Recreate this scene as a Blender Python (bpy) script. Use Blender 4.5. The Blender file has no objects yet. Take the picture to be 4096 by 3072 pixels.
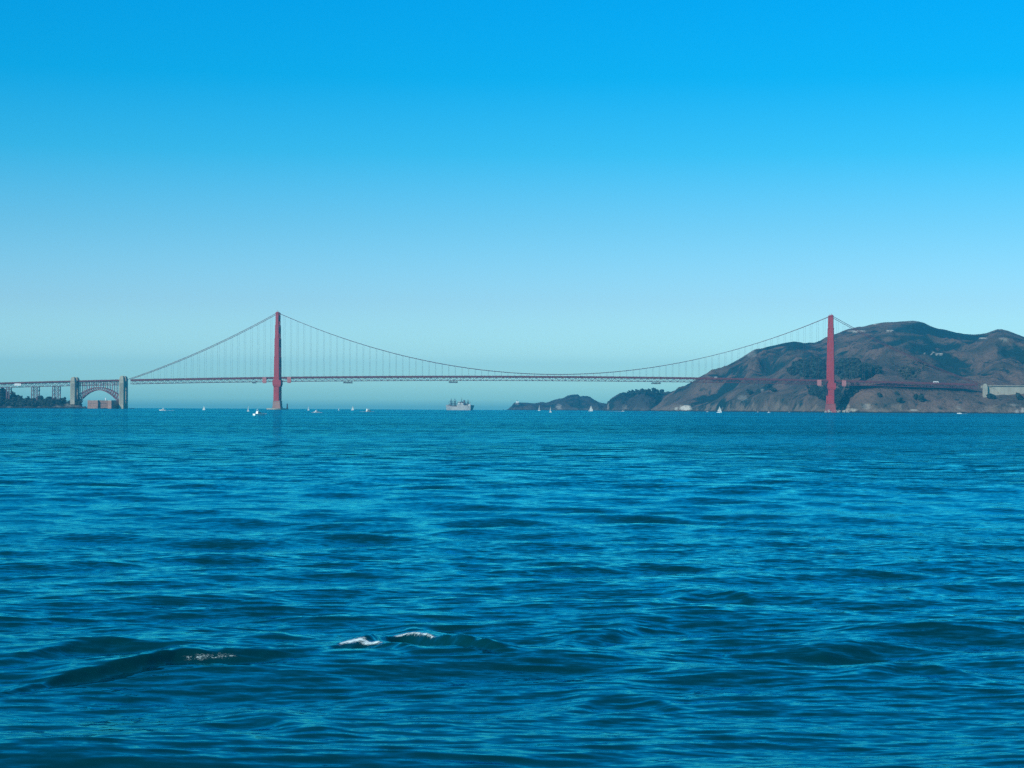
import bpy, math, random
import numpy as np
from mathutils import Vector, Matrix

# ------------------------------------------------------------------ camera, sky, sun, exposure
C = bpy.context.scene
COL = C.collection
rad = math.radians
F = 7776.0                      # focal length in pixels of a 4096 wide frame
PITCH, ROLL = rad(0.6926), rad(0.31)
CAM_H = 6.0
EARTH = 7.4e6                   # effective earth radius (with refraction)

cam_d = bpy.data.cameras.new("camera")
cam = bpy.data.objects.new("camera", cam_d)
COL.objects.link(cam)
fwd = Vector((0, math.cos(PITCH), math.sin(PITCH)))
up0 = Vector((0, -math.sin(PITCH), math.cos(PITCH)))
R0 = Vector((1, 0, 0))
CR = R0 * math.cos(ROLL) + up0 * math.sin(ROLL)
CU = up0 * math.cos(ROLL) - R0 * math.sin(ROLL)
m = Matrix((CR, CU, -fwd)).transposed().to_4x4()
m.translation = (0, 0, CAM_H)
cam.matrix_world = m
cam_d.sensor_width = 36
cam_d.lens = F / 4096 * 36
cam_d.clip_start = 0.5
cam_d.clip_end = 60000
C.camera = cam

SUN_EL = rad(31)
SUN_AZ = rad(222)               # measured clockwise from +Y: behind and to the left of the camera
to_sun = Vector((math.sin(SUN_AZ) * math.cos(SUN_EL), math.cos(SUN_AZ) * math.cos(SUN_EL), math.sin(SUN_EL)))
sun_d = bpy.data.lights.new("sun", 'SUN')
sun_d.energy = 4.2
sun_d.angle = rad(0.5)
sun_d.color = (1.0, 0.93, 0.82)
sun = bpy.data.objects.new("sun", sun_d)
COL.objects.link(sun)
sun.rotation_euler = to_sun.to_track_quat('Z', 'Y').to_euler()

W = bpy.data.worlds.new("World")
C.world = W
W.use_nodes = True
nt = W.node_tree
nt.nodes.clear()
out = nt.nodes.new('ShaderNodeOutputWorld')
bg = nt.nodes.new('ShaderNodeBackground')
bg.inputs['Strength'].default_value = 0.1
sky = nt.nodes.new('ShaderNodeTexSky')
sky.sky_type = 'NISHITA'
sky.sun_disc = False
sky.sun_elevation = SUN_EL
sky.sun_rotation = SUN_AZ
sky.altitude = 0
sky.air_density = 1.0
sky.dust_density = 0.4
sky.ozone_density = 2.0
tc = nt.nodes.new('ShaderNodeTexCoord')
sep = nt.nodes.new('ShaderNodeSeparateXYZ')
ramp = nt.nodes.new('ShaderNodeValToRGB')
scl = nt.nodes.new('ShaderNodeMath'); scl.operation = 'MULTIPLY_ADD'
scl.inputs[1].default_value = 1.0; scl.inputs[2].default_value = 0.0
mul = nt.nodes.new('ShaderNodeMix'); mul.data_type = 'RGBA'; mul.blend_type = 'MULTIPLY'
mul.inputs[0].default_value = 1.0
# clear-day sky tint over elevation (sine of the elevation angle)
SKY_TINT = [
    (0.0005, (0.3015, 0.9153, 1.2951)),
    (0.0039, (0.6629, 1.3963, 1.6317)),
    (0.0116, (0.9015, 1.6269, 1.8444)),
    (0.0270, (0.9685, 1.5606, 1.8940)),
    (0.0533, (0.7263, 1.1637, 1.5356)),
    (0.0916, (0.4114, 1.0380, 1.3763)),
    (0.1294, (0.1176, 0.9861, 1.3607)),
    (0.1667, (0.0097, 0.9349, 1.3996)),
    (0.2034, (0.0008, 0.9473, 1.4792)),
    (0.5000, (0.0008, 1.0894, 1.3313)),
    (1.0000, (0.0008, 1.0894, 1.3313))]
while len(ramp.color_ramp.elements) < len(SKY_TINT):
    ramp.color_ramp.elements.new(0.5)
for e, (p, c) in zip(ramp.color_ramp.elements, SKY_TINT):
    e.position = p
    e.color = (*c, 1)
L = nt.links.new
L(tc.outputs['Generated'], sep.inputs[0])
L(sep.outputs['Z'], scl.inputs[0])
L(scl.outputs[0], ramp.inputs[0])
L(sky.outputs[0], mul.inputs[6])
L(ramp.outputs[0], mul.inputs[7])
L(mul.outputs[2], bg.inputs['Color'])
L(bg.outputs[0], out.inputs['Surface'])

C.view_settings.view_transform = 'Standard'
C.view_settings.look = 'None'
C.view_settings.exposure = 0.0
C.view_settings.gamma = 1.0
C.render.engine = 'CYCLES'
C.cycles.use_denoising = False
C.cycles.max_bounces = 6
C.cycles.volume_bounces = 0
C.cycles.sample_clamp_indirect = 4.0

# ------------------------------------------------------------------ helpers
rnd = random.Random(7)
rng = np.random.default_rng(11)


def sz(x, y):
    """height of the calm sea (it follows the curve of the earth)"""
    return -(x * x + y * y) / (2 * EARTH)


def P(px, py, Y):
    """world point at depth Y seen at a pixel of the 4096x3072 photograph"""
    d = fwd * F + CR * (px - 2048) + CU * (1536 - py)
    return Vector((0, 0, CAM_H)) + d * (Y / d.y)


def WL(px, py, lo=200, hi=9000):
    """point on the water whose image is nearest that pixel"""
    for _ in range(50):
        mid = (lo + hi) / 2
        p = P(px, py, mid)
        if p.z > sz(p.x, p.y):
            lo = mid
        else:
            hi = mid
    p = P(px, py, lo)
    return Vector((p.x, p.y, sz(p.x, p.y)))


def hash2(ix, iy, seed):
    n = (ix * 374761393 + iy * 668265263 + seed * 974634777) & 0xffffffff
    n = ((n ^ (n >> 13)) * 1274126177) & 0xffffffff
    n = n ^ (n >> 16)
    return (n & 0xffff) / 65535.0 * 2 - 1


def vnoise(x, y, seed=0):
    x = np.asarray(x, dtype=np.float64); y = np.asarray(y, dtype=np.float64)
    ix = np.floor(x).astype(np.int64); iy = np.floor(y).astype(np.int64)
    fx = x - ix; fy = y - iy
    fx = fx * fx * fx * (fx * (fx * 6 - 15) + 10); fy = fy * fy * fy * (fy * (fy * 6 - 15) + 10)
    a = hash2(ix, iy, seed); b = hash2(ix + 1, iy, seed)
    c = hash2(ix, iy + 1, seed); d = hash2(ix + 1, iy + 1, seed)
    return (a * (1 - fx) + b * fx) * (1 - fy) + (c * (1 - fx) + d * fx) * fy


def fbm(x, y, octv=4, seed=0, ridged=False):
    t = 0.0; a = 1.0; n = 0.0
    for o in range(octv):
        v = vnoise(x * 2 ** o + 17.3 * o, y * 2 ** o - 9.1 * o, seed + o)
        if ridged:
            v = 1 - 2 * np.abs(v)
        t = t + a * v; n += a; a *= 0.5
    return t / n


def lerp_tab(x, tab):
    tab = sorted(tab)
    return np.interp(x, [t[0] for t in tab], [t[1] for t in tab])


class MB:
    """collects shapes, then links them as one mesh object"""

    def __init__(s):
        s.v = []; s.f = []

    def add(s, vs, fs):
        o = len(s.v)
        s.v += [tuple(p) for p in vs]
        s.f += [tuple(i + o for i in f) for f in fs]
        return s

    def box(s, c, size, rz=0.0):
        hx, hy, hz = size[0] / 2, size[1] / 2, size[2] / 2
        ca, sa = math.cos(rz), math.sin(rz)
        vs = []
        for z in (-hz, hz):
            for x, y in ((-hx, -hy), (hx, -hy), (hx, hy), (-hx, hy)):
                vs.append((c[0] + x * ca - y * sa, c[1] + x * sa + y * ca, c[2] + z))
        return s.add(vs, [(3, 2, 1, 0), (4, 5, 6, 7), (0, 1, 5, 4), (1, 2, 6, 5), (2, 3, 7, 6), (3, 0, 4, 7)])

    def bar(s, p, q, w, h=None):
        """rectangular bar between two points"""
        h = h or w
        p = Vector(p); q = Vector(q)
        d = (q - p).normalized()
        ref = Vector((0, 0, 1)) if abs(d.z) < 0.95 else Vector((0, 1, 0))
        a = d.cross(ref).normalized() * (w / 2)
        b = a.cross(d).normalized() * (h / 2)
        vs = [p - a - b, p + a - b, p + a + b, p - a + b, q - a - b, q + a - b, q + a + b, q - a + b]
        return s.add(vs, [(3, 2, 1, 0), (4, 5, 6, 7), (0, 1, 5, 4), (1, 2, 6, 5), (2, 3, 7, 6), (3, 0, 4, 7)])

    def tube(s, pts, r, n=6):
        rings = []
        pts = [Vector(p) for p in pts]
        for i, p in enumerate(pts):
            d = (pts[min(i + 1, len(pts) - 1)] - pts[max(i - 1, 0)]).normalized()
            ref = Vector((0, 0, 1)) if abs(d.z) < 0.95 else Vector((0, 1, 0))
            a = d.cross(ref).normalized(); b = a.cross(d).normalized()
            rr = r[i] if isinstance(r, (list, tuple)) else r
            rings.append([p + (a * math.cos(2 * math.pi * k / n) + b * math.sin(2 * math.pi * k / n)) * rr for k in range(n)])
        return s.loft(rings)

    def loft(s, rings, caps=True):
        n = len(rings[0]); vs = [p for r in rings for p in r]; fs = []
        for i in range(len(rings) - 1):
            for k in range(n):
                fs.append((i * n + k, i * n + (k + 1) % n, (i + 1) * n + (k + 1) % n, (i + 1) * n + k))
        if caps:
            fs.append(tuple(range(n - 1, -1, -1)))
            fs.append(tuple((len(rings) - 1) * n + k for k in range(n)))
        return s.add(vs, fs)

    def prism(s, poly, z0, z1, poly2=None, bottom=True):
        a = [(x, y, z0) for x, y in poly]; b = [(x, y, z1) for x, y in (poly2 or poly)]
        n = len(a)
        fs = [(k, (k + 1) % n, n + (k + 1) % n, n + k) for k in range(n)] + [tuple(range(n, 2 * n))]
        if bottom:
            fs.append(tuple(range(n - 1, -1, -1)))
        return s.add(a + b, fs)

    def slab(s, prof, y0, y1):
        """outline in x-z given a thickness in y"""
        n = len(prof)
        vs = [(x, y0, z) for x, z in prof] + [(x, y1, z) for x, z in prof]
        fs = [(k, n + k, n + (k + 1) % n, (k + 1) % n) for k in range(n)] + [tuple(range(n)), tuple(range(2 * n - 1, n - 1, -1))]
        return s.add(vs, fs)

    def build(s, name, mat, parent=None, smooth=False, origin=(0, 0, 0)):
        me = bpy.data.meshes.new(name)
        ox, oy, oz = origin
        me.from_pydata([(x - ox, y - oy, z - oz) for x, y, z in s.v], [], s.f)
        me.materials.append(mat)
        if smooth:
            me.polygons.foreach_set('use_smooth', [True] * len(me.polygons))
        me.update()
        o = bpy.data.objects.new(name, me)
        COL.objects.link(o)
        if parent is not None:
            o.parent = parent
        else:
            o.location = origin
        return o


def tag(o, label=None, cat=None, group=None, kind=None):
    if label: o['label'] = label
    if cat: o['category'] = cat
    if group: o['group'] = group
    if kind: o['kind'] = kind
    return o


def thing(name, loc, label, cat, group=None, rz=0.0):
    o = bpy.data.objects.new(name, None)
    COL.objects.link(o)
    o.location = loc
    o.rotation_euler = (0, 0, rz)
    return tag(o, label, cat, group)


def sub(name, parent, loc=(0, 0, 0)):
    o = bpy.data.objects.new(name, None)
    COL.objects.link(o)
    o.parent = parent
    o.location = loc
    return o


def grid_mesh(name, V, nr, nc, mat, attrs=None):
    """V: (nr*nc,3) vertices row by row"""
    me = bpy.data.meshes.new(name)
    i = np.arange(nr - 1)[:, None] * nc + np.arange(nc - 1)[None, :]
    q = np.stack([i, i + 1, i + nc + 1, i + nc], -1).reshape(-1, 4)
    me.vertices.add(len(V)); me.vertices.foreach_set('co', V.astype(np.float32).ravel())
    me.loops.add(q.size); me.loops.foreach_set('vertex_index', q.astype(np.int32).ravel())
    me.polygons.add(len(q))
    me.polygons.foreach_set('loop_start', (np.arange(len(q)) * 4).astype(np.int32))
    me.polygons.foreach_set('use_smooth', np.ones(len(q), dtype=bool))
    me.update(calc_edges=True)
    for k, a in (attrs or {}).items():
        at = me.attributes.new(k, 'FLOAT', 'POINT')
        at.data.foreach_set('value', a.astype(np.float32).ravel())
    me.materials.append(mat)
    me.validate()
    o = bpy.data.objects.new(name, me)
    COL.objects.link(o)
    return o


# ------------------------------------------------------------------ materials
def material(name, col, col2=None, rough=0.7, scale=0.3, detail=4, bump=0.0, metal=0.0, stretch=None):
    mt = bpy.data.materials.new(name)
    mt.use_nodes = True
    n = mt.node_tree.nodes; l = mt.node_tree.links
    b = n['Principled BSDF']
    b.inputs['Roughness'].default_value = rough
    b.inputs['Metallic'].default_value = metal
    col2 = col2 or tuple(c * 0.7 for c in col)
    g = n.new('ShaderNodeTexCoord')
    src = g.outputs['Object']
    if stretch:
        mp = n.new('ShaderNodeMapping'); mp.inputs['Scale'].default_value = stretch
        l.new(src, mp.inputs[0]); src = mp.outputs[0]
    t = n.new('ShaderNodeTexNoise')
    t.inputs['Scale'].default_value = scale; t.inputs['Detail'].default_value = detail
    l.new(src, t.inputs['Vector'])
    r = n.new('ShaderNodeValToRGB')
    r.color_ramp.elements[0].position = 0.35; r.color_ramp.elements[0].color = (*col2, 1)
    r.color_ramp.elements[1].position = 0.65; r.color_ramp.elements[1].color = (*col, 1)
    l.new(t.outputs['Fac'], r.inputs[0]); l.new(r.outputs[0], b.inputs['Base Color'])
    if bump:
        bp = n.new('ShaderNodeBump'); bp.inputs['Strength'].default_value = 1.0; bp.inputs['Distance'].default_value = bump
        l.new(t.outputs['Fac'], bp.inputs['Height']); l.new(bp.outputs[0], b.inputs['Normal'])
    return mt


M = {
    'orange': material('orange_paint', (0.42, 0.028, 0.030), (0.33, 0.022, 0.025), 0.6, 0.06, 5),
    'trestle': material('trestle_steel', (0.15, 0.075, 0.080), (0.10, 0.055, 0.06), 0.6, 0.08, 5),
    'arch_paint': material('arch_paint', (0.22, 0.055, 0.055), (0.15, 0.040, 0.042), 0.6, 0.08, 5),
    'orange_shaded': material('orange_paint_shaded', (0.15, 0.022, 0.026), (0.10, 0.016, 0.020), 0.6, 0.08, 5),  # same bridge orange, darkened: the deck's shade is put into the colour
    'wrap': material('pinkish_wrap', (0.48, 0.17, 0.16), (0.40, 0.14, 0.13), 0.8, 0.1, 4),
    'asphalt': material('asphalt', (0.06, 0.06, 0.06), (0.04, 0.04, 0.04), 0.9, 0.2, 4),
    'concrete': material('concrete', (0.42, 0.38, 0.29), (0.31, 0.28, 0.22), 0.9, 0.07, 6, stretch=(1, 1, 0.3)),
    'red_pier': material('red_pier', (0.34, 0.075, 0.065), (0.26, 0.055, 0.05), 0.9, 0.1, 5),
    'pier': material('pier_concrete', (0.40, 0.20, 0.16), (0.28, 0.17, 0.14), 0.9, 0.1, 5),
    'brick': material('fort_brick', (0.36, 0.21, 0.165), (0.28, 0.16, 0.125), 0.9, 0.12, 6),
    'white': material('white_paint', (0.86, 0.84, 0.80), (0.78, 0.76, 0.72), 0.4, 0.6, 3),
    'sail': material('sailcloth', (0.85, 0.83, 0.78), (0.78, 0.76, 0.72), 0.7, 0.4, 3),
    'cream': material('cream_paint', (0.75, 0.55, 0.32), (0.65, 0.47, 0.28), 0.5, 0.6, 3),
    'dark': material('dark_paint', (0.03, 0.035, 0.04), (0.02, 0.022, 0.025), 0.4, 0.5, 3),
    'glass': material('dark_glass', (0.02, 0.03, 0.04), (0.015, 0.02, 0.03), 0.1, 0.5, 3),
    'navy_grey': material('ship_grey', (0.36, 0.36, 0.35), (0.28, 0.28, 0.28), 0.6, 0.08, 5),
    'ship_dark': material('ship_dark_grey', (0.14, 0.15, 0.16), (0.09, 0.10, 0.11), 0.6, 0.1, 4),
    'red': material('dull_red', (0.35, 0.06, 0.04), (0.25, 0.05, 0.03), 0.6, 0.3, 3),
    'foam': material('sea_foam', (0.75, 0.77, 0.78), (0.45, 0.5, 0.52), 0.9, 0.8, 5),
    'leaf': material('dark_foliage', (0.014, 0.034, 0.026), (0.007, 0.020, 0.016), 0.8, 0.15, 4),
    'leaf_dull': material('dull_foliage', (0.065, 0.065, 0.035), (0.035, 0.042, 0.026), 0.8, 0.12, 4),
    'bark': material('bark', (0.08, 0.06, 0.045), (0.05, 0.04, 0.03), 0.9, 0.8, 4),
    'rock': material('pale_rock', (0.45, 0.40, 0.33), (0.25, 0.22, 0.19), 0.95, 0.15, 6),
    'steel_grey': material('grey_steel', (0.12, 0.12, 0.12), (0.08, 0.08, 0.08), 0.6, 0.1, 4),
}


_n = M['sail'].node_tree.nodes; _l = M['sail'].node_tree.links
_t = _n.new('ShaderNodeBsdfTranslucent'); _t.inputs['Color'].default_value = (0.85, 0.83, 0.78, 1)
_m = _n.new('ShaderNodeMixShader'); _m.inputs[0].default_value = 0.45
_l.new(_n['Principled BSDF'].outputs[0], _m.inputs[1]); _l.new(_t.outputs[0], _m.inputs[2]); _l.new(_m.outputs[0], _n['Material Output'].inputs['Surface'])


def terrain_mat(name, grass, grass2, brush, rock):
    mt = bpy.data.materials.new(name); mt.use_nodes = True
    n = mt.node_tree.nodes; l = mt.node_tree.links
    b = n['Principled BSDF']; b.inputs['Roughness'].default_value = 0.95
    b.inputs['Specular IOR Level'].default_value = 0.1
    g = n.new('ShaderNodeNewGeometry')

    def noise(scale, detail=6, rough=0.6, dist=0.0):
        t = n.new('ShaderNodeTexNoise'); t.inputs['Scale'].default_value = scale
        t.inputs['Detail'].default_value = detail; t.inputs['Roughness'].default_value = rough
        t.inputs['Distortion'].default_value = dist
        l.new(g.outputs['Position'], t.inputs['Vector']); return t.outputs['Fac']

    def step(fac, lo, hi):
        r = n.new('ShaderNodeMapRange'); r.inputs['From Min'].default_value = lo; r.inputs['From Max'].default_value = hi
        r.interpolation_type = 'SMOOTHSTEP'
        l.new(fac, r.inputs['Value']); return r.outputs['Result']

    def mix(f, a, c):
        x = n.new('ShaderNodeMix'); x.data_type = 'RGBA'
        l.new(f, x.inputs[0])
        for k, s in ((6, a), (7, c)):
            if isinstance(s, tuple): x.inputs[k].default_value = (*s, 1)
            else: l.new(s, x.inputs[k])
        return x.outputs[2]

    def attr(nm):
        a = n.new('ShaderNodeAttribute'); a.attribute_name = nm; return a.outputs['Fac']

    def math_(op, a, c):
        x = n.new('ShaderNodeMath'); x.operation = op
        for k, s in ((0, a), (1, c)):
            if isinstance(s, (int, float)): x.inputs[k].default_value = s
            else: l.new(s, x.inputs[k])
        return x.outputs[0]

    col = mix(step(noise(0.006, 5), 0.4, 0.62), grass, grass2)
    # brush collects in the draws: the attribute is the hollow-ness of the ground there
    bf = math_('ADD', noise(0.011, 8, 0.68, 0.6), attr('brush'))
    col = mix(step(bf, 0.47, 0.60), col, brush)
    col = mix(step(noise(0.045, 5, 0.75), 0.53, 0.66), col, brush)
    rf = math_('ADD', noise(0.025, 6, 0.7), attr('rocky'))
    col = mix(step(rf, 0.78, 0.98), col, rock)
    pf = math_('MULTIPLY', attr('pale'), step(noise(0.12, 5, 0.7), 0.28, 0.5))
    col = mix(pf, col, (0.66, 0.60, 0.50))
    col = mix(attr('wet'), col, (0.022, 0.026, 0.026))
    l.new(col, b.inputs['Base Color'])
    bp = n.new('ShaderNodeBump'); bp.inputs['Distance'].default_value = 11.0; bp.inputs['Strength'].default_value = 1.0
    l.new(noise(0.06, 6, 0.65), bp.inputs['Height']); l.new(bp.outputs[0], b.inputs['Normal'])
    return mt


M['hill'] = terrain_mat('hill_ground', (0.158, 0.102, 0.076), (0.070, 0.060, 0.048), (0.009, 0.029, 0.031), (0.19, 0.14, 0.105))
M['cape'] = terrain_mat('headland_ground', (0.062, 0.056, 0.054), (0.044, 0.044, 0.044), (0.010, 0.026, 0.028), (0.10, 0.085, 0.075))


def water_mat():
    mt = bpy.data.materials.new('bay_water'); mt.use_nodes = True
    n = mt.node_tree.nodes; l = mt.node_tree.links
    b = n['Principled BSDF']
    g = n.new('ShaderNodeNewGeometry')

    def noise(scale, detail, sx=1.0, sy=1.0, rough=0.55):
        mp = n.new('ShaderNodeMapping'); mp.inputs['Scale'].default_value = (scale * sx, scale * sy, scale)
        l.new(g.outputs['Position'], mp.inputs[0])
        t = n.new('ShaderNodeTexNoise'); t.inputs['Scale'].default_value = 1.0
        t.inputs['Detail'].default_value = detail; t.inputs['Roughness'].default_value = rough
        l.new(mp.outputs[0], t.inputs['Vector']); return t.outputs['Fac']

    def mr(v, a, c, d, e):
        r = n.new('ShaderNodeMapRange')
        for k, x in zip(('From Min', 'From Max', 'To Min', 'To Max'), (a, c, d, e)): r.inputs[k].default_value = x
        l.new(v, r.inputs['Value']); return r.outputs['Result']

    def cnoise(scale, detail, sx, rough=0.6):
        mp = n.new('ShaderNodeMapping'); mp.inputs['Scale'].default_value = (scale * sx, scale, scale)
        l.new(g.outputs['Position'], mp.inputs[0])
        t = n.new('ShaderNodeTexNoise'); t.inputs['Scale'].default_value = 1.0
        t.inputs['Detail'].default_value = detail; t.inputs['Roughness'].default_value = rough
        l.new(mp.outputs[0], t.inputs['Vector'])
        v = n.new('ShaderNodeVectorMath'); v.operation = 'SUBTRACT'; v.inputs[1].default_value = (0.5, 0.5, 0.5)
        l.new(t.outputs['Color'], v.inputs[0]); return v.outputs[0]

    def vscale(v, k):
        x = n.new('ShaderNodeVectorMath'); x.operation = 'MULTIPLY'
        l.new(v, x.inputs[0])
        if isinstance(k, tuple): x.inputs[1].default_value = k
        else: l.new(k, x.inputs[1])
        return x.outputs[0]

    def vadd(a, c):
        x = n.new('ShaderNodeVectorMath'); x.operation = 'ADD'
        l.new(a, x.inputs[0]); l.new(c, x.inputs[1]); return x.outputs[0]

    # ripples: slopes straight from noise, so that far water keeps its roughness
    gu = n.new('ShaderNodeMath'); gu.operation = 'MULTIPLY'
    l.new(mr(noise(0.016, 4, 0.30, 1.0), 0.35, 0.65, 0.60, 1.20), gu.inputs[0])
    l.new(mr(noise(0.0035, 4, 0.22, 1.0), 0.38, 0.62, 0.72, 1.22), gu.inputs[1])
    la_ = n.new('ShaderNodeAttribute'); la_.attribute_name = 'lane'
    gl_ = n.new('ShaderNodeMath'); gl_.operation = 'MULTIPLY'
    l.new(gu.outputs[0], gl_.inputs[0]); l.new(la_.outputs['Fac'], gl_.inputs[1])
    gust = gl_.outputs[0]
    far = n.new('ShaderNodeAttribute'); far.attribute_name = 'far'
    A = vscale(vscale(vscale(cnoise(0.55, 3, 0.45), (3.4, 1.5, 0.0)), far.outputs['Fac']), gust)
    B = vscale(vscale(cnoise(5.0, 5, 0.32), (0.75, 0.95, 0.0)), gust)
    # wind waves run towards the boat: their front faces (-y) are the steeper ones
    bv = n.new('ShaderNodeCombineXYZ'); bv.inputs[1].default_value = -0.13
    A = vadd(A, vscale(vscale(bv.outputs[0], far.outputs['Fac']), gust))
    nn = n.new('ShaderNodeVectorMath'); nn.operation = 'NORMALIZE'
    l.new(vadd(vadd(g.outputs['Normal'], A), B), nn.inputs[0])
    # body colour under a tinted, Fresnel-weighted mirror of the sky
    body = n.new('ShaderNodeBsdfDiffuse'); body.inputs['Color'].default_value = (0.0004, 0.032, 0.042, 1)
    gl = n.new('ShaderNodeBsdfGlossy'); gl.inputs['Color'].default_value = (0.09, 0.89, 1.0, 1); gl.inputs['Roughness'].default_value = 0.06
    fr = n.new('ShaderNodeFresnel'); fr.inputs['IOR'].default_value = 1.333
    for q in (body, gl, fr): l.new(nn.outputs[0], q.inputs['Normal'])
    wm = n.new('ShaderNodeMixShader')
    l.new(fr.outputs[0], wm.inputs[0]); l.new(body.outputs[0], wm.inputs[1]); l.new(gl.outputs[0], wm.inputs[2])
    n.remove(b)
    # foam left by the breaking crests
    fo = n.new('ShaderNodeAttribute'); fo.attribute_name = 'foam'
    mx = n.new('ShaderNodeMath'); mx.operation = 'ADD'
    l.new(fo.outputs['Fac'], mx.inputs[0]); l.new(noise(9.0, 8, 0.6, 1.0, 0.95), mx.inputs[1])
    fm = mr(mx.outputs[0], 1.06, 1.16, 0.0, 1.0)
    d = n.new('ShaderNodeBsdfDiffuse'); d.inputs['Color'].default_value = (0.72, 0.86, 0.86, 1)
    ms = n.new('ShaderNodeMixShader')
    l.new(fm, ms.inputs[0]); l.new(wm.outputs[0], ms.inputs[1]); l.new(d.outputs[0], ms.inputs[2])
    l.new(ms.outputs[0], n['Material Output'].inputs['Surface'])
    return mt


M['water'] = water_mat()

# ------------------------------------------------------------------ sea
def crest_points(pix):
    out_ = []
    for px, py in pix:
        p = WL(px, py, 5, 400)
        out_.append((p.x, p.y))
    return out_


# breaking wake crests close to the boat: (crest line in photo pixels, height, steep side, back side, foam)
CRESTS = [
    ([(1360, 2606), (1460, 2584), (1560, 2555), (1640, 2549), (1720, 2566), (1820, 2592), (1960, 2624), (2080, 2640)], 0.40, 0.34, 2.2, 1.20),
    ([(1240, 2618), (1330, 2598), (1390, 2583), (1480, 2588), (1560, 2602), (1700, 2640)], 0.20, 0.42, 1.2, 1.25),
    ([(-120, 2790), (60, 2748), (200, 2716), (320, 2698), (556, 2675), (648, 2656), (833, 2644), (1018, 2643), (1180, 2636), (1330, 2618)], 0.29, 0.36, 2.4, 1.02),
    ([(-100, 2660), (60, 2640), (180, 2622), (320, 2602), (480, 2594), (620, 2600), (800, 2622)], 0.24, 0.6, 2.2, 0),
    ([(900, 2565), (1010, 2560), (1160, 2552), (1300, 2552)], 0.26, 0.6, 1.5, 0),
    ([(2080, 2600), (2260, 2562), (2400, 2540), (2520, 2512), (2610, 2500), (2760, 2525)], 0.30, 0.7, 2.4, 0),
    ([(2500, 2440), (2700, 2388), (2800, 2372), (2900, 2376), (3120, 2412)], 0.30, 0.9, 2.6, 0),
    ([(2150, 2870), (2340, 2805), (2480, 2782), (2620, 2800), (2800, 2855)], 0.20, 0.6, 1.8, 0),
    ([(640, 2925), (880, 2878), (1060, 2880), (1240, 2920), (1440, 2955)], 0.30, 0.6, 1.6, 0),
    ([(3350, 2720), (3600, 2690), (3800, 2700), (4000, 2730)], 0.26, 0.6, 1.6, 0),
    ([(2900, 2640), (3300, 2610), (3600, 2580), (3900, 2600)], 0.26, 0.7, 1.8, 0),
]


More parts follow.
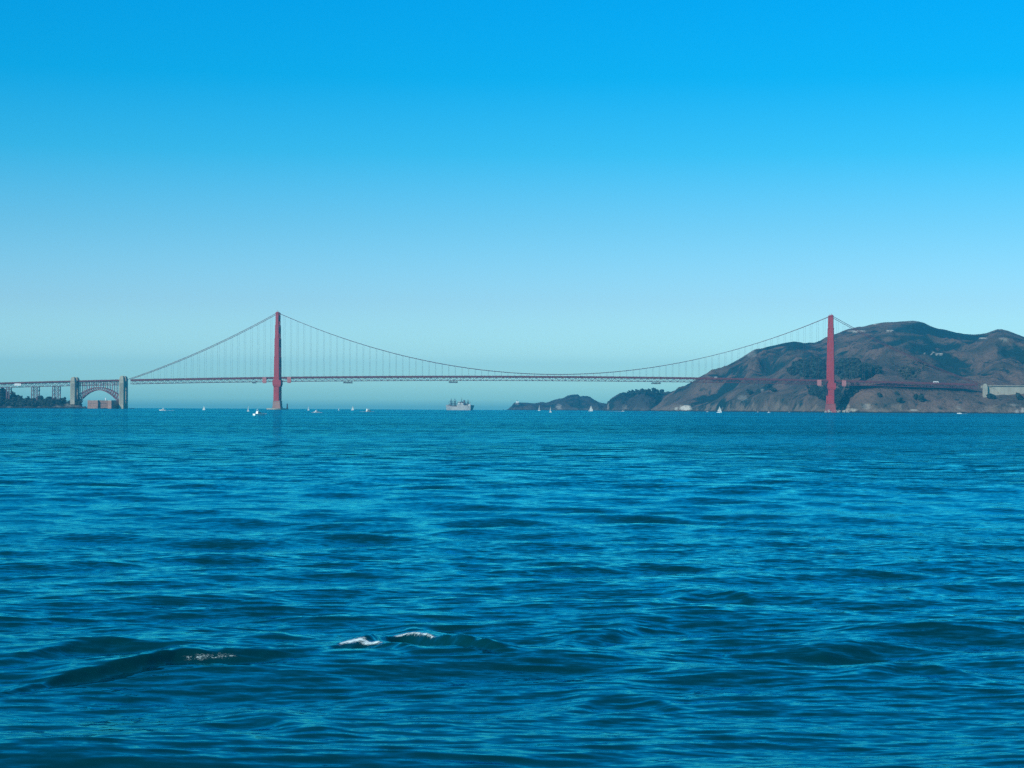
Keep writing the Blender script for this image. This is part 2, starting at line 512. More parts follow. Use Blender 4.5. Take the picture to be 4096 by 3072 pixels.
def make_sea():
    azf = np.linspace(-27, 27, 1500)
    side = np.array([30, 34, 40, 48, 58, 70, 85, 100, 120, 140, 160, 180.0])
    az = np.radians(np.concatenate([-side[::-1], azf, side]))
    rs = [4.0]
    while rs[-1] < 15000:
        r = rs[-1]
        dr = 0.55 * r * r / (CAM_H * 1944)
        rs.append(r + min(max(dr, 0.055 if r > 22 else 0.25), r * 0.035))
    rs = np.array(rs)
    dr = np.gradient(rs)
    Rr, A = np.meshgrid(rs, az, indexing='ij')
    X0 = Rr * np.sin(A); Y0 = Rr * np.cos(A)
    DR = np.broadcast_to(dr[:, None], X0.shape)
    near = rs < 1200
    # wind lanes lying across the view: smoother and more ruffled strips of water
    yy = Y0 * (1 + 0.10 * fbm(X0 * 0.02, Y0 * 0.004, 3, 71))
    lane = 1 - 0.42 * np.exp(-((yy - 116) / 24) ** 2) + 0.30 * np.exp(-((yy - 78) / 15) ** 2) - 0.35 * np.exp(-((yy - 410) / 60) ** 2) + 0.30 * np.exp(-((yy - 640) / 90) ** 2) - 0.2 * np.exp(-((yy - 220) / 30) ** 2)
    k = near.sum()
    x = X0[:k]; y = Y0[:k]; d = DR[:k]
    gust = (0.75 + 0.55 * fbm(x * 0.012, y * 0.03, 3, 5)) * lane[:k]
    dx = np.zeros_like(x); dy = np.zeros_like(x); dz = np.zeros_like(x)
    N = 88
    lam = np.geomspace(15.0, 0.42, N)
    r2 = np.random.default_rng(5)
    for i in range(N):
        la = lam[i] * (1 + 0.1 * r2.uniform(-1, 1))
        if 2.4 < la < 9:         # two crossing wakes
            th = rad((27 if i % 2 else -24) + r2.normal(0, 7))
        else:
            th = rad(r2.normal(-4, 18))
        kx, ky = math.sin(th) * 2 * math.pi / la, -math.cos(th) * 2 * math.pi / la
        slope = 0.0095 if la > 8.5 else 0.0185 if la > 2.2 else (0.013 if la > 0.9 else 0.028)
        a = slope * la / (2 * math.pi)
        ph = r2.uniform(0, 2 * math.pi)
        kmax = int(np.searchsorted(dr[:k], la / 2.2))
        if kmax < 3:
            continue
        w = np.clip((la / 2.2 - d[:kmax]) / (la / 2.2 - la / 4.5), 0, 1)
        amp = a * w * (gust[:kmax] if la < 3 else 1.0)
        p = kx * x[:kmax] + ky * y[:kmax] + ph
        s, c = np.sin(p), np.cos(p)
        dz[:kmax] += amp * c
        kk = math.hypot(kx, ky)
        dx[:kmax] -= 0.9 * amp * s * kx / kk
        dy[:kmax] -= 0.9 * amp * s * ky / kk
    foam = np.zeros_like(X0)
    sel = (rs > 22) & (rs < 90)
    i0, i1 = np.where(sel)[0][[0, -1]]
    xs = X0[i0:i1]; ys = Y0[i0:i1]
    for pix, H, steep, back, fo in CRESTS:
        pts = np.array(crest_points(pix))
        o = np.argsort(pts[:, 0]); pts = pts[o]
        tt = np.linspace(0, 1, 200)
        px_ = np.interp(tt, np.linspace(0, 1, len(pts)), pts[:, 0]); py_ = np.interp(tt, np.linspace(0, 1, len(pts)), pts[:, 1])
        for _ in range(60):
            px_[1:-1] = (px_[:-2] + px_[2:]) / 2; py_[1:-1] = (py_[:-2] + py_[2:]) / 2
        yc = np.interp(xs, px_, py_) + 0.10 * vnoise(xs * 1.3, xs * 0, 3) + 0.05 * vnoise(xs * 4, xs * 0, 4)
        x0, x1 = pts[0, 0], pts[-1, 0]
        u = np.clip((xs - x0) / (x1 - x0), 0, 1)
        env = np.sin(np.pi * u) ** 1.3 * (0.75 + 0.35 * vnoise(xs * 0.9, xs * 0, 9) + 0.15 * vnoise(xs * 2.7, ys * 1.2, 10))
        q = ys - yc
        prof = np.where(q < 0, np.exp(-(q / steep) ** 2), np.exp(-(q / back) ** 2)) - 0.30 * np.exp(-((q + 2.2 * steep) / (1.3 * steep)) ** 2)
        dz[i0:i1] += (1.0 if fo else 0.62) * H * env * prof
        dy[i0:i1] += -0.12 * H * env * np.exp(-(q / steep) ** 2)
        if fo:
            xc = (xs - x0) / (x1 - x0)
            if fo == 1.20:       # lip of the breaking crest
                band = np.exp(-((q + 0.04) / 0.26) ** 2) * np.clip(1.6 - np.abs(xc - 0.40) * 5.5, 0, 1)
            elif fo == 1.25:     # tumbled foam to its left
                band = np.exp(-((q + 0.10) / 0.45) ** 2) * np.clip(1.7 - np.abs(xc - 0.40) * 4.5, 0, 1)
            else:                # bubbles on the long dark face
                band = np.exp(-((q + 0.36) / 0.40) ** 2) * np.clip(1.6 - np.abs(xc - 0.60) * 8, 0, 1)
            foam[i0:i1] = np.maximum(foam[i0:i1], fo * 0.53 * np.clip(band, 0, 1))
    X = X0.copy(); Y = Y0.copy(); Z = sz(X0, Y0)
    X[:k] += dx; Y[:k] += dy; Z[:k] += dz
    far = np.clip((DR - 0.25) / 3.0, 0, 1) ** 0.6
    o = grid_mesh('sea', np.stack([X, Y, Z], -1).reshape(-1, 3), len(rs), len(az), M['water'], {'foam': foam, 'far': far, 'lane': lane})
    tag(o, kind='structure')
    return o


make_sea()

# ------------------------------------------------------------------ land
GROUND = {}


def py_water(px, Y):
    """photo row of the calm water at depth Y in the column px"""
    lo, hi = 1500.0, 2500.0
    for _ in range(40):
        mid = (lo + hi) / 2
        p = P(px, mid, Y)
        if p.z > sz(p.x, p.y): lo = mid
        else: hi = mid
    return lo


def land(name, px0, px1, step, ctrl, rows, mat, namp, nscale, seed, back=500, pale=None, brush_bias=0.0, rocky_h=45, keep=0.12, low=1.0):
    """ctrl: list of (depth table, row table or None for the waterline); surface runs through them from the shore to the skyline"""
    pxs = np.arange(px0, px1 + step, step, dtype=float)
    nc = len(pxs)
    Ys = []; Zs = []
    for dt, rt in ctrl:
        Yc = lerp_tab(pxs, dt)
        if rt is None:
            rowv = np.array([py_water(p, y) for p, y in zip(pxs, Yc)])
            z = np.array([P(p, r, y).z for p, r, y in zip(pxs, rowv, Yc)]) - 3.0
        else:
            rowv = lerp_tab(pxs, rt)
            z = np.array([P(p, r, y).z for p, r, y in zip(pxs, rowv, Yc)])
        Ys.append(Yc); Zs.append(z)
    Ys.append(Ys[-1] + back); Zs.append(np.maximum(Zs[-1] * 0.35, 0) - 6)
    Ys = np.array(Ys); Zs = np.array(Zs)
    nctl = len(Ys)
    seg = np.linspace(0, nctl - 1 - 1e-6, rows)
    i = seg.astype(int); f = (seg - i)[:, None]
    # Catmull-like easing keeps ridges and benches rounded
    Z0, Z1 = Zs[i], Zs[i + 1]
    Yv = Ys[i] * (1 - f) + Ys[i + 1] * f
    fe = np.where(i[:, None] == nctl - 2, f ** 1.5, f)
    Zv = Z0 * (1 - fe) + Z1 * fe
    # smooth the broken profile a little (not the skyline)
    for _ in range(2):
        Zs_ = Zv.copy(); Zs_[1:-1] = (Zv[:-2] + 2 * Zv[1:-1] + Zv[2:]) / 4
        lastr = int((nctl - 2) / (nctl - 1) * rows)
        Zs_[lastr - 2:lastr + 3] = Zv[lastr - 2:lastr + 3]; Zv = Zs_
    dirx = (pxs - 2048) / F
    Xv = dirx[None, :] * Yv
    prog = np.clip(seg / (nctl - 2), 0, 1.3)[:, None]
    # draws and spurs running down the slope
    warp = 0.5 * fbm(Xv / nscale, Yv / nscale, 3, seed + 40)
    n1 = fbm(Xv / nscale + warp, Yv / (nscale * 2.2) + warp, 4, seed, ridged=True)
    n2 = fbm(Xv / (nscale * 0.3), Yv / (nscale * 0.5), 4, seed + 9)
    fade = np.clip(prog / 0.10, 0, 1) * (keep + (1 - keep) * np.clip((1 - prog) / 0.22, 0, 1))
    fade = fade * (low + (1 - low) * np.clip((seg[:, None] - 2.0) / 0.6, 0, 1))
    hollow = n1
    Zv = Zv + namp * fade * (n1 - 0.25) + namp * 0.42 * np.clip(fade, 0.05, 1) * n2
    attrs = {}
    attrs['brush'] = np.clip(-0.50 * (hollow - 0.26) + brush_bias + 0.13 * np.clip((Zv - 40) / 80, -0.5, 1), -0.30, 0.40)
    attrs['rocky'] = np.clip(0.42 * (1 - Zv / rocky_h), 0, 0.42)
    attrs['wet'] = np.clip((3.2 + vnoise(Xv / 9, Yv / 9, 5) - (Zv - sz(Xv, Yv))) / 1.5, 0, 1)
    # image position of each ground point, for what grows or lies there
    dX, dY, dZ = Xv, Yv, Zv - CAM_H
    w = dX * fwd.x + dY * fwd.y + dZ * fwd.z
    IPX = 2048 + F * (dX * CR.x + dY * CR.y + dZ * CR.z) / w
    IPY = 1536 - F * (dX * CU.x + dY * CU.y + dZ * CU.z) / w
    pl = np.zeros_like(Xv)
    front = seg[:, None] <= nctl - 2 + 0.02
    for (cx, cy, rx, ry, s) in (pale or []):
        q = ((IPX - cx) / rx) ** 2 + ((IPY - cy) / ry) ** 2 + (0.9 * fbm(Xv / 14, (Yv + 2 * Zv) / 14, 3, int(cx)) + 0.25 if ry > 3.5 else 0)
        pl = np.maximum(pl, s * np.clip(1.6 - q, 0, 1) * front)
    attrs['pale'] = pl
    V = np.stack([Xv, Yv, Zv], -1)
    o = grid_mesh(name, V.reshape(-1, 3), rows, nc, mat, attrs)
    tag(o, kind='structure')
    GROUND[o.name] = (V, IPX, IPY, np.broadcast_to(front, Xv.shape))
    return o


def r1(pts): return [(x / 3.253, 1440 + y / 3.253) for x, y in pts]
def r6(pts): return [(1960 + x / 2.698, 1500 + y / 2.698) for x, y in pts]
def r7(pts): return [(2600 + x / 2.765, 1240 + y / 2.765) for x, y in pts]
def r8(pts): return [(3260 + x / 2.646, 1240 + y / 2.646) for x, y in pts]


def shift(tab, d): return [(x, y + d) for x, y in tab]


def blend_rows(top, base, k):
    return [(x, base + (y - base) * k) for x, y in top]


# far headland with the lighthouse
capeA = r6([(150, 392), (190, 378), (230, 345), (262, 300), (300, 296), (330, 295), (480, 300), (560, 292), (600, 300), (700, 265), (770, 252), (800, 245), (830, 225),
            (880, 212), (950, 208), (975, 230), (1000, 225), (1050, 225), (1080, 235), (1120, 265), (1180, 298), (1260, 312), (1340, 340), (1420, 385)])
land('headland', 2012, 2490, 2.5, [([(2000, 7600), (2500, 7500)], None), ([(2000, 7680), (2500, 7600)], blend_rows(capeA, 1642, 0.6)),
     ([(2000, 7900), (2500, 7900)], capeA)], 70, M['cape'], 16, 130, 3, 300,
     pale=[(2236, 1628, 12, 10, 0.35), (2068, 1616, 8, 5, 0.4)], brush_bias=0.0, rocky_h=30)
# middle headland
capeB = r6([(1190, 392), (1225, 372), (1270, 300), (1300, 255), (1350, 225), (1400, 195), (1450, 182), (1500, 195), (1560, 188), (1610, 176), (1680, 174), (1760, 180),
            (1820, 187), (1900, 197), (1950, 205), (2100, 230), (2250, 290), (2400, 380)])
land('headland', 2400, 2840, 2.5, [([(2400, 6350), (2850, 6150)], None), ([(2400, 6420), (2850, 6250)], blend_rows(capeB, 1643, 0.7)),
     ([(2400, 6700), (2850, 6700)], capeB)], 80, M['cape'], 34, 120, 21, 350, pale=[(2432, 1628, 2.5, 12, 0.5), (2498, 1630, 10, 14, 0.2)], brush_bias=0.02, rocky_h=40)

# main hills on the right
ridgeC = r7([(30, 1140), (80, 1080), (140, 990), (190, 925), (220, 905), (300, 880), (360, 860), (420, 825), (500, 785), (600, 745), (700, 695), (800, 645), (900, 590), (1000, 540), (1080, 490),
             (1150, 445), (1200, 430), (1300, 405), (1400, 385), (1500, 360), (1590, 347), (1660, 355), (1730, 368), (1820, 365), (1900, 335),
             (1960, 300)]) + r8([(200, 260), (300, 225), (350, 205), (420, 190), (500, 180), (600, 155), (700, 145), (800, 138), (900, 132),
             (980, 122), (1040, 118), (1100, 125), (1160, 140), (1220, 170), (1300, 200), (1400, 215), (1500, 235), (1600, 250), (1700, 255),
             (1800, 250), (1860, 235), (1920, 215), (1980, 212), (2050, 235), (2120, 260), (2200, 290), (2500, 400), (2900, 500)])
shoreC = [(2600, 5900), (2700, 5700), (2900, 5300), (3100, 4950), (3250, 4680), (3320, 4600), (3385, 4500), (3420, 4450), (3500, 4425), (3800, 4410), (4100, 4390), (4400, 4380)]
cliffC = [(2600, 1640), (2680, 1632), (2720, 1622), (2800, 1612), (2900, 1600), (3000, 1594), (3100, 1590), (3200, 1590), (3260, 1596), (3300, 1612), (3340, 1632), (3385, 1622), (3415, 1600), (3450, 1590),
          (3520, 1592), (3600, 1602), (3700, 1610), (3800, 1612), (3900, 1618), (4000, 1622), (4100, 1625), (4400, 1625)]
benchC = [(2600, 1630), (2700, 1600), (2800, 1578), (2900, 1568), (3000, 1558), (3100, 1548), (3200, 1540), (3260, 1556), (3300, 1588), (3340, 1612), (3375, 1605), (3400, 1580), (3425, 1560), (3445, 1549),
          (3500, 1548), (3600, 1550), (3700, 1553), (3800, 1556), (3900, 1566), (3960, 1592), (4000, 1590), (4060, 1596), (4100, 1600), (4400, 1600)]
benchY = [(2600, 6020), (2700, 5900), (2900, 5560), (3100, 5200), (3250, 4900), (3320, 4760), (3385, 4590), (3420, 4540), (3500, 4525), (3800, 4520), (3900, 4518), (3960, 4478), (4100, 4470), (4400, 4470)]
midC = [(2600, 1628), (2680, 1600), (2760, 1562), (2850, 1520), (2950, 1478), (3050, 1452), (3150, 1440), (3250, 1450), (3320, 1470), (3400, 1452), (3480, 1440), (3560, 1420), (3640, 1412),
        (3720, 1430), (3800, 1440), (3900, 1446), (4000, 1430), (4100, 1420), (4400, 1440)]
midY = [(2600, 6100), (2700, 6020), (2900, 5800), (3100, 5560), (3320, 5300), (3600, 5150), (3900, 5100), (4400, 5000)]
ridgeY = [(2600, 6250), (2800, 6200), (3000, 6050), (3180, 6000), (3300, 6050), (3650, 6150), (3900, 6150), (4100, 6050), (4400, 5950)]
midC = [(x, max(y, float(lerp_tab(x, ridgeC)) + 6)) for x, y in midC]
benchC = [(x, max(y, float(lerp_tab(x, ridgeC)) + 12)) for x, y in benchC]
PALE = [(2742, 1631, 24, 10, 1.0), (2704, 1634, 8, 7, 0.5), (3425, 1324, 34, 2.2, 0.8), (3420, 1328, 10, 2, 0.9), (3560, 1322, 14, 2.2, 0.9), (3500, 1297, 8, 2.0, 0.8),
        (3735, 1414.5, 42, 1.8, 0.9), (3932, 1352.5, 14, 2.0, 1.0), (4010, 1354, 22, 4, 0.35), (3005, 1415, 22, 14, 0.22), (2970, 1592, 20, 12, 0.22),
        (3050, 1560, 8, 6, 0.3), (3468, 1625, 16, 13, 0.25), (3835, 1628, 14, 9, 0.15), (4068, 1645, 8, 10, 0.55), (4090, 1646, 7, 13, 0.5), (4060, 1620, 20, 6, 0.2),
        (3655, 1640, 14, 3, 0.5), (3400, 1640, 26, 7, 0.5), (3390, 1622, 8, 8, 0.35), (3650, 1288, 22, 4, 0.25)]
land('hills', 2604, 4400, 3.5, [(shoreC, None), ([(x, y + 45) for x, y in shoreC], cliffC), (benchY, benchC), (midY, midC), (ridgeY, ridgeC)],
     330, M['hill'], 58, 270, 33, 700, pale=PALE, rocky_h=60, low=0.32)

# low wooded shore on the left
treeS = r1([(-600, 300), (-200, 340), (0, 355), (60, 365), (120, 400), (180, 420), (230, 440), (290, 450), (330, 470), (400, 470), (480, 480), (500, 455), (560, 450), (590, 480), (640, 465),
            (700, 480), (800, 470), (850, 490), (950, 500), (1000, 515), (1050, 520), (1080, 560), (1110, 600), (1130, 618), (1200, 628), (1720, 630), (1760, 645)])
groundS = [(x, min(y + 15, 1633)) if x < 340 else (x, y) for x, y in treeS]
land('shore', -190, 545, 3, [([(-200, 4425), (330, 4430), (550, 4440)], None), ([(-200, 4437), (330, 4440), (550, 4448)], [(-200, 1631), (560, 1634)]),
     ([(-200, 4530), (330, 4500), (550, 4500)], groundS)], 50, M['cape'], 4, 60, 51, 120,
     pale=[(285, 1618, 30, 9, 0.25), (225, 1627, 20, 4, 0.3), (40, 1628, 12, 3, 0.3), (150, 1629, 12, 3, 0.35), (330, 1630, 16, 2.5, 0.35)], rocky_h=14)

# ------------------------------------------------------------------ the bridge
BY = 4500.0                     # depth of the roadway's centre line
XS, XN = P(1110, 1600, BY).x, P(3322, 1600, BY).x
XC = (XS + XN) / 2
HALF = (XN - XS) / 2
BZ = sz(0, BY)
CW = 13.7                       # cable planes either side of the centre line
SIDE = 343.0
X_S2 = XS - SIDE - 3
X_N1 = XN + SIDE + 3


def deck_z(x):                  # level of the sidewalk edge
    return BZ + 74.0 - 1.34e-5 * ((x - XC) ** 2 - HALF ** 2)


def cable_z(x):
    top = BZ + 223.5
    if XS <= x <= XN:
        low = deck_z(XC) + 5.0
        return low + (top - low) * ((x - XC) / HALF) ** 2
    d = (XS - x) if x < XS else (x - XN)
    xe = X_S2 if x < XS else X_N1
    t = d / SIDE
    ze = deck_z(xe) + 1.5
    return top + (ze - top) * t - 4 * 9.5 * t * (1 - t)


bridge = thing('suspension_bridge', (XC, BY, BZ), 'long orange-red suspension bridge with two towers spanning the strait', 'bridge')
O = (XC, BY, BZ)


def stepped(w, d, cx, cy, n1=0.10, n2=0.22):
    """plan of a tower leg: a rectangle with twice-stepped corners"""
    a, b = w / 2, d / 2
    pts = [(a, b * (1 - 2.2 * n2)), (a * (1 - n1 * 1.6), b * (1 - 2.2 * n2)), (a * (1 - n1 * 1.6), b * (1 - n2)), (a * (1 - n2 * 1.5), b * (1 - n2)), (a * (1 - n2 * 1.5), b)]
    q = pts + [(-x, y) for x, y in reversed(pts)] + [(-x, -y) for x, y in pts] + [(x, -y) for x, y in reversed(pts)]
    return [(cx + x, cy + y) for x, y in q]


TIERS = [(20.0, 75.0, 15.0, 11.2, 14.6, 11.0), (75.0, 122.0, 14.0, 10.4, 13.4, 10.0), (122.0, 165.0, 12.2, 9.2, 11.8, 9.0), (165.0, 195.0, 10.2, 8.0, 9.9, 7.8), (195.0, 222.0, 8.2, 6.8, 7.9, 6.6)]


def tower(x):
    t = sub('tower', bridge, (x - XC, 0, 0))
    for s in (-1, 1):
        b = MB()
        for z0, z1, w0, d0, w1, d1 in TIERS:
            b.prism(stepped(w0, d0, 0, s * CW), z0, z1, stepped(w1, d1, 0, s * CW), bottom=(z0 == 20.0))
        b.prism(stepped(8.8, 7.4, 0, s * CW), 222.0, 223.4)
        b.prism(stepped(6.0, 5.0, 0, s * CW), 223.4, 225.2)
        b.bar((0, s * CW, 225), (0, s * CW, 229), 0.5)
        # riveted band under every setback
        for z0, z1, w0, d0, w1, d1 in TIERS[1:]:
            b.prism(stepped(w0 + 1.0, d0 + 1.0, 0, s * CW), z0 - 1.6, z0 - 0.01)
        b.build('leg', M['orange'], t)
    for z, h, w in ((214, 9, 5.2), (187, 9, 6.6), (157, 10, 8.0), (114, 11, 9.0)):
        inner = CW - 3.2
        MB().box((0, 0, z), (w, 2 * inner, h)).box((0, 0, z - h / 2 - 1), (w * 0.7, 2 * inner, 1.98)).build('portal_strut', M['orange'], t)
    br = MB()
    for z0, z1 in ((24, 38), (38, 52)):
        for s in (-1, 1):
            for ox in (-4.2, 4.2):
                br.bar((ox + s * 0.6, -s * (CW - 4), z0), (ox + s * 0.6, s * (CW - 4), z1), 1.6)
    br.build('cross_bracing', M['orange'], t)
    # corbelled walk round the tower just below the roadway
    for s in (-1, 1):
        f = MB()
        f.prism([(-7.7, s * CW - 6), (7.7, s * CW - 6), (7.7, s * CW + 6), (-7.7, s * CW + 6)], 52.5, 57.5,
                [(-9.4, s * CW - 6.8), (9.4, s * CW - 6.8), (9.4, s * CW + 6.8), (-9.4, s * CW + 6.8)])
        f.box((0, s * CW, 62.55), (18.8, 13.6, 10.0))
        f.build('corbel', M['orange'], t)
    p = MB()
    p.prism([(-10.5, -25), (10.5, -25), (10.5, 25), (-10.5, 25)], -3, 7, [(-8.8, -23), (8.8, -23), (8.8, 23), (-8.8, 23)])
    p.prism([(-8.5, -22.6), (8.5, -22.6), (8.5, 22.6), (-8.5, 22.6)], 7.01, 19.0, [(-7.9, -21.6), (7.9, -21.6), (7.9, 21.6), (-7.9, 21.6)])
    p.prism([(-8.6, -22.2), (8.6, -22.2), (8.6, 22.2), (-8.6, 22.2)], 19.01, 20.0)
    p.build('pier', M['pier' if x < 0 else 'red_pier'], t)
    return t


tower(XS)
tower(XN)


def truss(b, x0, x1, y, depth=7.6, panel=7.62, drop=2.2, w=0.75):
    n = max(2, int(round((x1 - x0) / panel)))
    xs = [x0 + (x1 - x0) * i / n for i in range(n + 1)]
    for i in range(n):
        a, c = xs[i], xs[i + 1]
        za, zc = deck_z(a) - drop, deck_z(c) - drop
        b.bar((a, y, za - 0.4), (c, y, zc - 0.4), w, 1.1)
        b.bar((a, y, za - depth), (c, y, zc - depth), w, 1.0)
        if i % 2 == 0:
            b.bar((a, y, za - depth), (c, y, zc - 0.4), w * 0.75)
        else:
            b.bar((a, y, za - 0.4), (c, y, zc - depth), w * 0.75)
        b.bar((a, y, za - 0.4), (a, y, za - depth), w * 0.6)


def road(b, x0, x1, half=13.2, n=None):
    n = n or max(2, int((x1 - x0) / 15))
    xs = [x0 + (x1 - x0) * i / n for i in range(n + 1)]
    rings = []
    for x in xs:
        z = deck_z(x)
        rings.append([(x, -half + BY, z - 2.1), (x, half + BY, z - 2.1), (x, half + BY, z), (x, half - 2.5 + BY, z), (x, half - 2.6 + BY, z - 0.3),
                      (x, -half + 2.6 + BY, z - 0.3), (x, -half + 2.5 + BY, z), (x, -half + BY, z)])
    b.loft(rings)


def rail(b, x0, x1, y, step=4.0):
    n = max(2, int((x1 - x0) / 15))
    xs = [x0 + (x1 - x0) * i / n for i in range(n + 1)]
    for a, c in zip(xs[:-1], xs[1:]):
        b.bar((a, y, deck_z(a) + 1.25), (c, y, deck_z(c) + 1.25), 0.2, 0.25)
        b.bar((a, y, deck_z(a) + 0.62), (c, y, deck_z(c) + 0.62), 0.08, 0.72)
        for q in range(4):
            xx = a + (c - a) * q / 4
            b.bar((xx, y, deck_z(xx) + 0.01), (xx, y, deck_z(xx) + 1.1), 0.25)


XA, XB = X_S2 + 8, X_N1 - 8
b = MB(); road(b, XA, XB); b.build('roadway', M['orange_shaded'], bridge, origin=O)
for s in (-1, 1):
    b = MB(); truss(b, XA, XB, BY + s * 12.6); b.build('stiffening_truss', M['orange_shaded'], bridge, origin=O)
    b = MB(); rail(b, XA, XB, BY + s * 13.0); b.build('railing', M['orange_shaded'], bridge, origin=O)
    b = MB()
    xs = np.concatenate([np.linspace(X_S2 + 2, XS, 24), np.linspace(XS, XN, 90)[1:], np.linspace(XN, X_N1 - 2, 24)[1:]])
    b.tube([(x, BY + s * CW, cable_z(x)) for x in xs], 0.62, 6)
    b.build('main_cable', M['orange_shaded'], bridge, origin=O)
b = MB()
n = int((XB - XA) / 15.24)
for i in range(n):
    a, c = XA + 15.24 * i, XA + 15.24 * (i + 1)
    za = deck_z(a) - 9.7
    b.bar((a, BY - 12.2, za), (a, BY + 12.2, za), 0.6)
    b.bar((a, BY - 12.2, za), (c, BY + 12.2, deck_z(c) - 9.7), 0.4)
    b.bar((a, BY - 12.2, deck_z(a) - 2.8), (a, BY + 12.2, deck_z(a) - 2.8), 0.6, 1.2)
b.build('floor_bracing', M['orange_shaded'], bridge, origin=O)
ropes = []
for s in (-1, 1):
    k = -int((SIDE - 12) / 15.24)
    i = -63
    for i in range(-63, 64):
        x = XC + 15.24 * i
        for base in (XS, XN):
            if abs(x - base) < 11: break
        else:
            if x < X_S2 + 14 or x > X_N1 - 14: continue
            ln = cable_z(x) - deck_z(x)
            if ln > 1.5: ropes.append((s, ln, x))
ropes.sort(key=lambda r: (r[0], -r[1]))


def rope(b, s, x):
    for o in (-0.35, 0.35):
        b.tube([(x + o, BY + s * CW, deck_z(x) - 1.0), (x + o, BY + s * CW, cable_z(x))], 0.065, 4)


for s, ln, x in ropes[:99]:
    b = MB(); rope(b, s, x); b.build('suspender_rope', M['orange_shaded'], bridge, origin=O)
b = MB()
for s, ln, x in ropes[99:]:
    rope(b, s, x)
tag(b.build('suspender_rope', M['orange_shaded'], bridge, origin=O), kind='stuff')
for tx in (XS, XN):
    for dx in (-28.5, 28.5):
        x = tx + dx
        z = deck_z(x)
        b = MB()
        b.box((x, BY - 15.6, z - 5.9), (9.2, 4.6, 12.0)).box((x, BY - 15.6, z + 0.35), (8.4, 3.8, 0.48)).box((x, BY - 15.6, z - 12.6), (7.4, 3.4, 1.38))
        b.build('wrapped_bay', M['wrap'], bridge, origin=O)


# ---- concrete pylons
def pylon(x, base_z, label, w=11.5, d=12.0, top=9.5, plinth=False, depth_gap=CW + 2, sides=(-1, 1)):
    zt = deck_z(x) + top
    t = thing('concrete_pylon', (x, BY, base_z), label, 'pylon', 'concrete pylons at the ends of the spans')
    o = (x, BY, base_z)
    for s in sides:
        cy = BY + s * depth_gap
        b = MB()
        b.prism(stepped(w, d, x, cy, 0.05, 0.10), base_z - 3, zt - 10, stepped(w * 0.97, d * 0.97, x, cy, 0.05, 0.10))
        shaft = b.build('shaft', M['concrete'], t, origin=o)
        c = MB()
        # stepped, rounded head
        zz = zt - 9.99
        for k, (f, h) in enumerate(((1.03, 1.4), (0.94, 2.6), (0.88, 2.2), (0.74, 1.9), (0.55, 1.2), (0.32, 0.7))):
            c.prism(stepped(w * f, d * f, x, cy, 0.06, 0.14), zz, zz + h - 0.01); zz += h
        c.build('cap', M['concrete'], shaft, origin=o)
        fl = MB()
        for k in (-1, 0, 1):
            fl.box((x + k * w * 0.2, cy - d / 2 - 0.12, (base_z + zt - 14) / 2 + 4), (w * 0.09, 0.5, (zt - 14 - base_z) * 0.8))
        fl.build('pilaster', M['concrete'], shaft, origin=o)
    if plinth:
        MB().prism([(x - 13, BY - 26), (x + 13, BY - 26), (x + 13, BY + 20), (x - 13, BY + 20)], base_z - 6, base_z + 3.5).build('plinth', M['concrete'], t, origin=o)
    MB().box((x, BY, deck_z(x) - 5), (w * 0.7, 2 * depth_gap - d, 6)).build('crossbeam', M['concrete'], t, origin=o)
    return t


x_s2 = P(494, 1570, BY).x
x_s1 = P(300, 1560, BY).x
x_n1 = P(3934, 1560, BY).x
pylon(x_s2, BZ, 'concrete pylon at the water\'s edge between the arch and the suspended span', 11.6, 21)
pylon(x_s1, BZ + 12, 'concrete pylon rising from the trees left of the arch', 11.6, 21)
pylon(x_n1, P(3934, 1604, BY - 20).z, 'concrete pylon beside the pale retaining wall at the right end', 10.5, 10, 2.0, True, sides=(-1,))

# ---- arch span between the southern pylons
ax0, ax1 = x_s1 + 7, x_s2 - 7
arch = thing('arch_bridge', ((ax0 + ax1) / 2, BY, BZ), 'steel arch span over the brick fort with slender columns under the deck', 'bridge')
AO = ((ax0 + ax1) / 2, BY, BZ)
am = (ax0 + ax1) / 2; ah = (ax1 - ax0) / 2
b = MB(); road(b, ax0, ax1); b.build('roadway', M['orange_shaded'], arch, origin=AO)


def arch_lo(x): return BZ + 43.0 - 32.0 * ((x - am) / ah) ** 2
def arch_hi(x): return BZ + 48.5 - 20.0 * ((x - am) / ah) ** 2


for s in (-1, 1):
    y = BY + s * 10
    b = MB()
    n = 20
    xs = [ax0 + (ax1 - ax0) * i / n for i in range(n + 1)]
    for i in range(n):
        a, c = xs[i], xs[i + 1]
        b.bar((a, y, arch_lo(a)), (c, y, arch_lo(c)), 1.6, 1.5)
        b.bar((a, y, arch_hi(a)), (c, y, arch_hi(c)), 1.6, 1.5)
        b.bar((a, y, arch_lo(a)), (a, y, arch_hi(a)), 0.8)
        b.bar((a, y, arch_lo(a)), (c, y, arch_hi(c)), 0.9) if i < n / 2 else b.bar((a, y, arch_hi(a)), (c, y, arch_lo(c)), 0.9)
    b.build('arch_rib', M['arch_paint'], arch, origin=AO)
    b = MB(); truss(b, ax0, ax1, y, 9.0, 7.2); b.build('deck_truss', M['orange_shaded'], arch, origin=AO)
    b = MB(); rail(b, ax0, ax1, BY + s * 13.0); b.build('railing', M['orange_shaded'], arch, origin=AO)
    for i in range(1, 12):
        x = ax0 + (ax1 - ax0) * i / 12
        MB().bar((x, y, arch_hi(x)), (x, y, deck_z(x) - 2.2), 1.5, 1.1).build('spandrel_column', M['arch_paint'], arch, origin=AO)
b = MB()
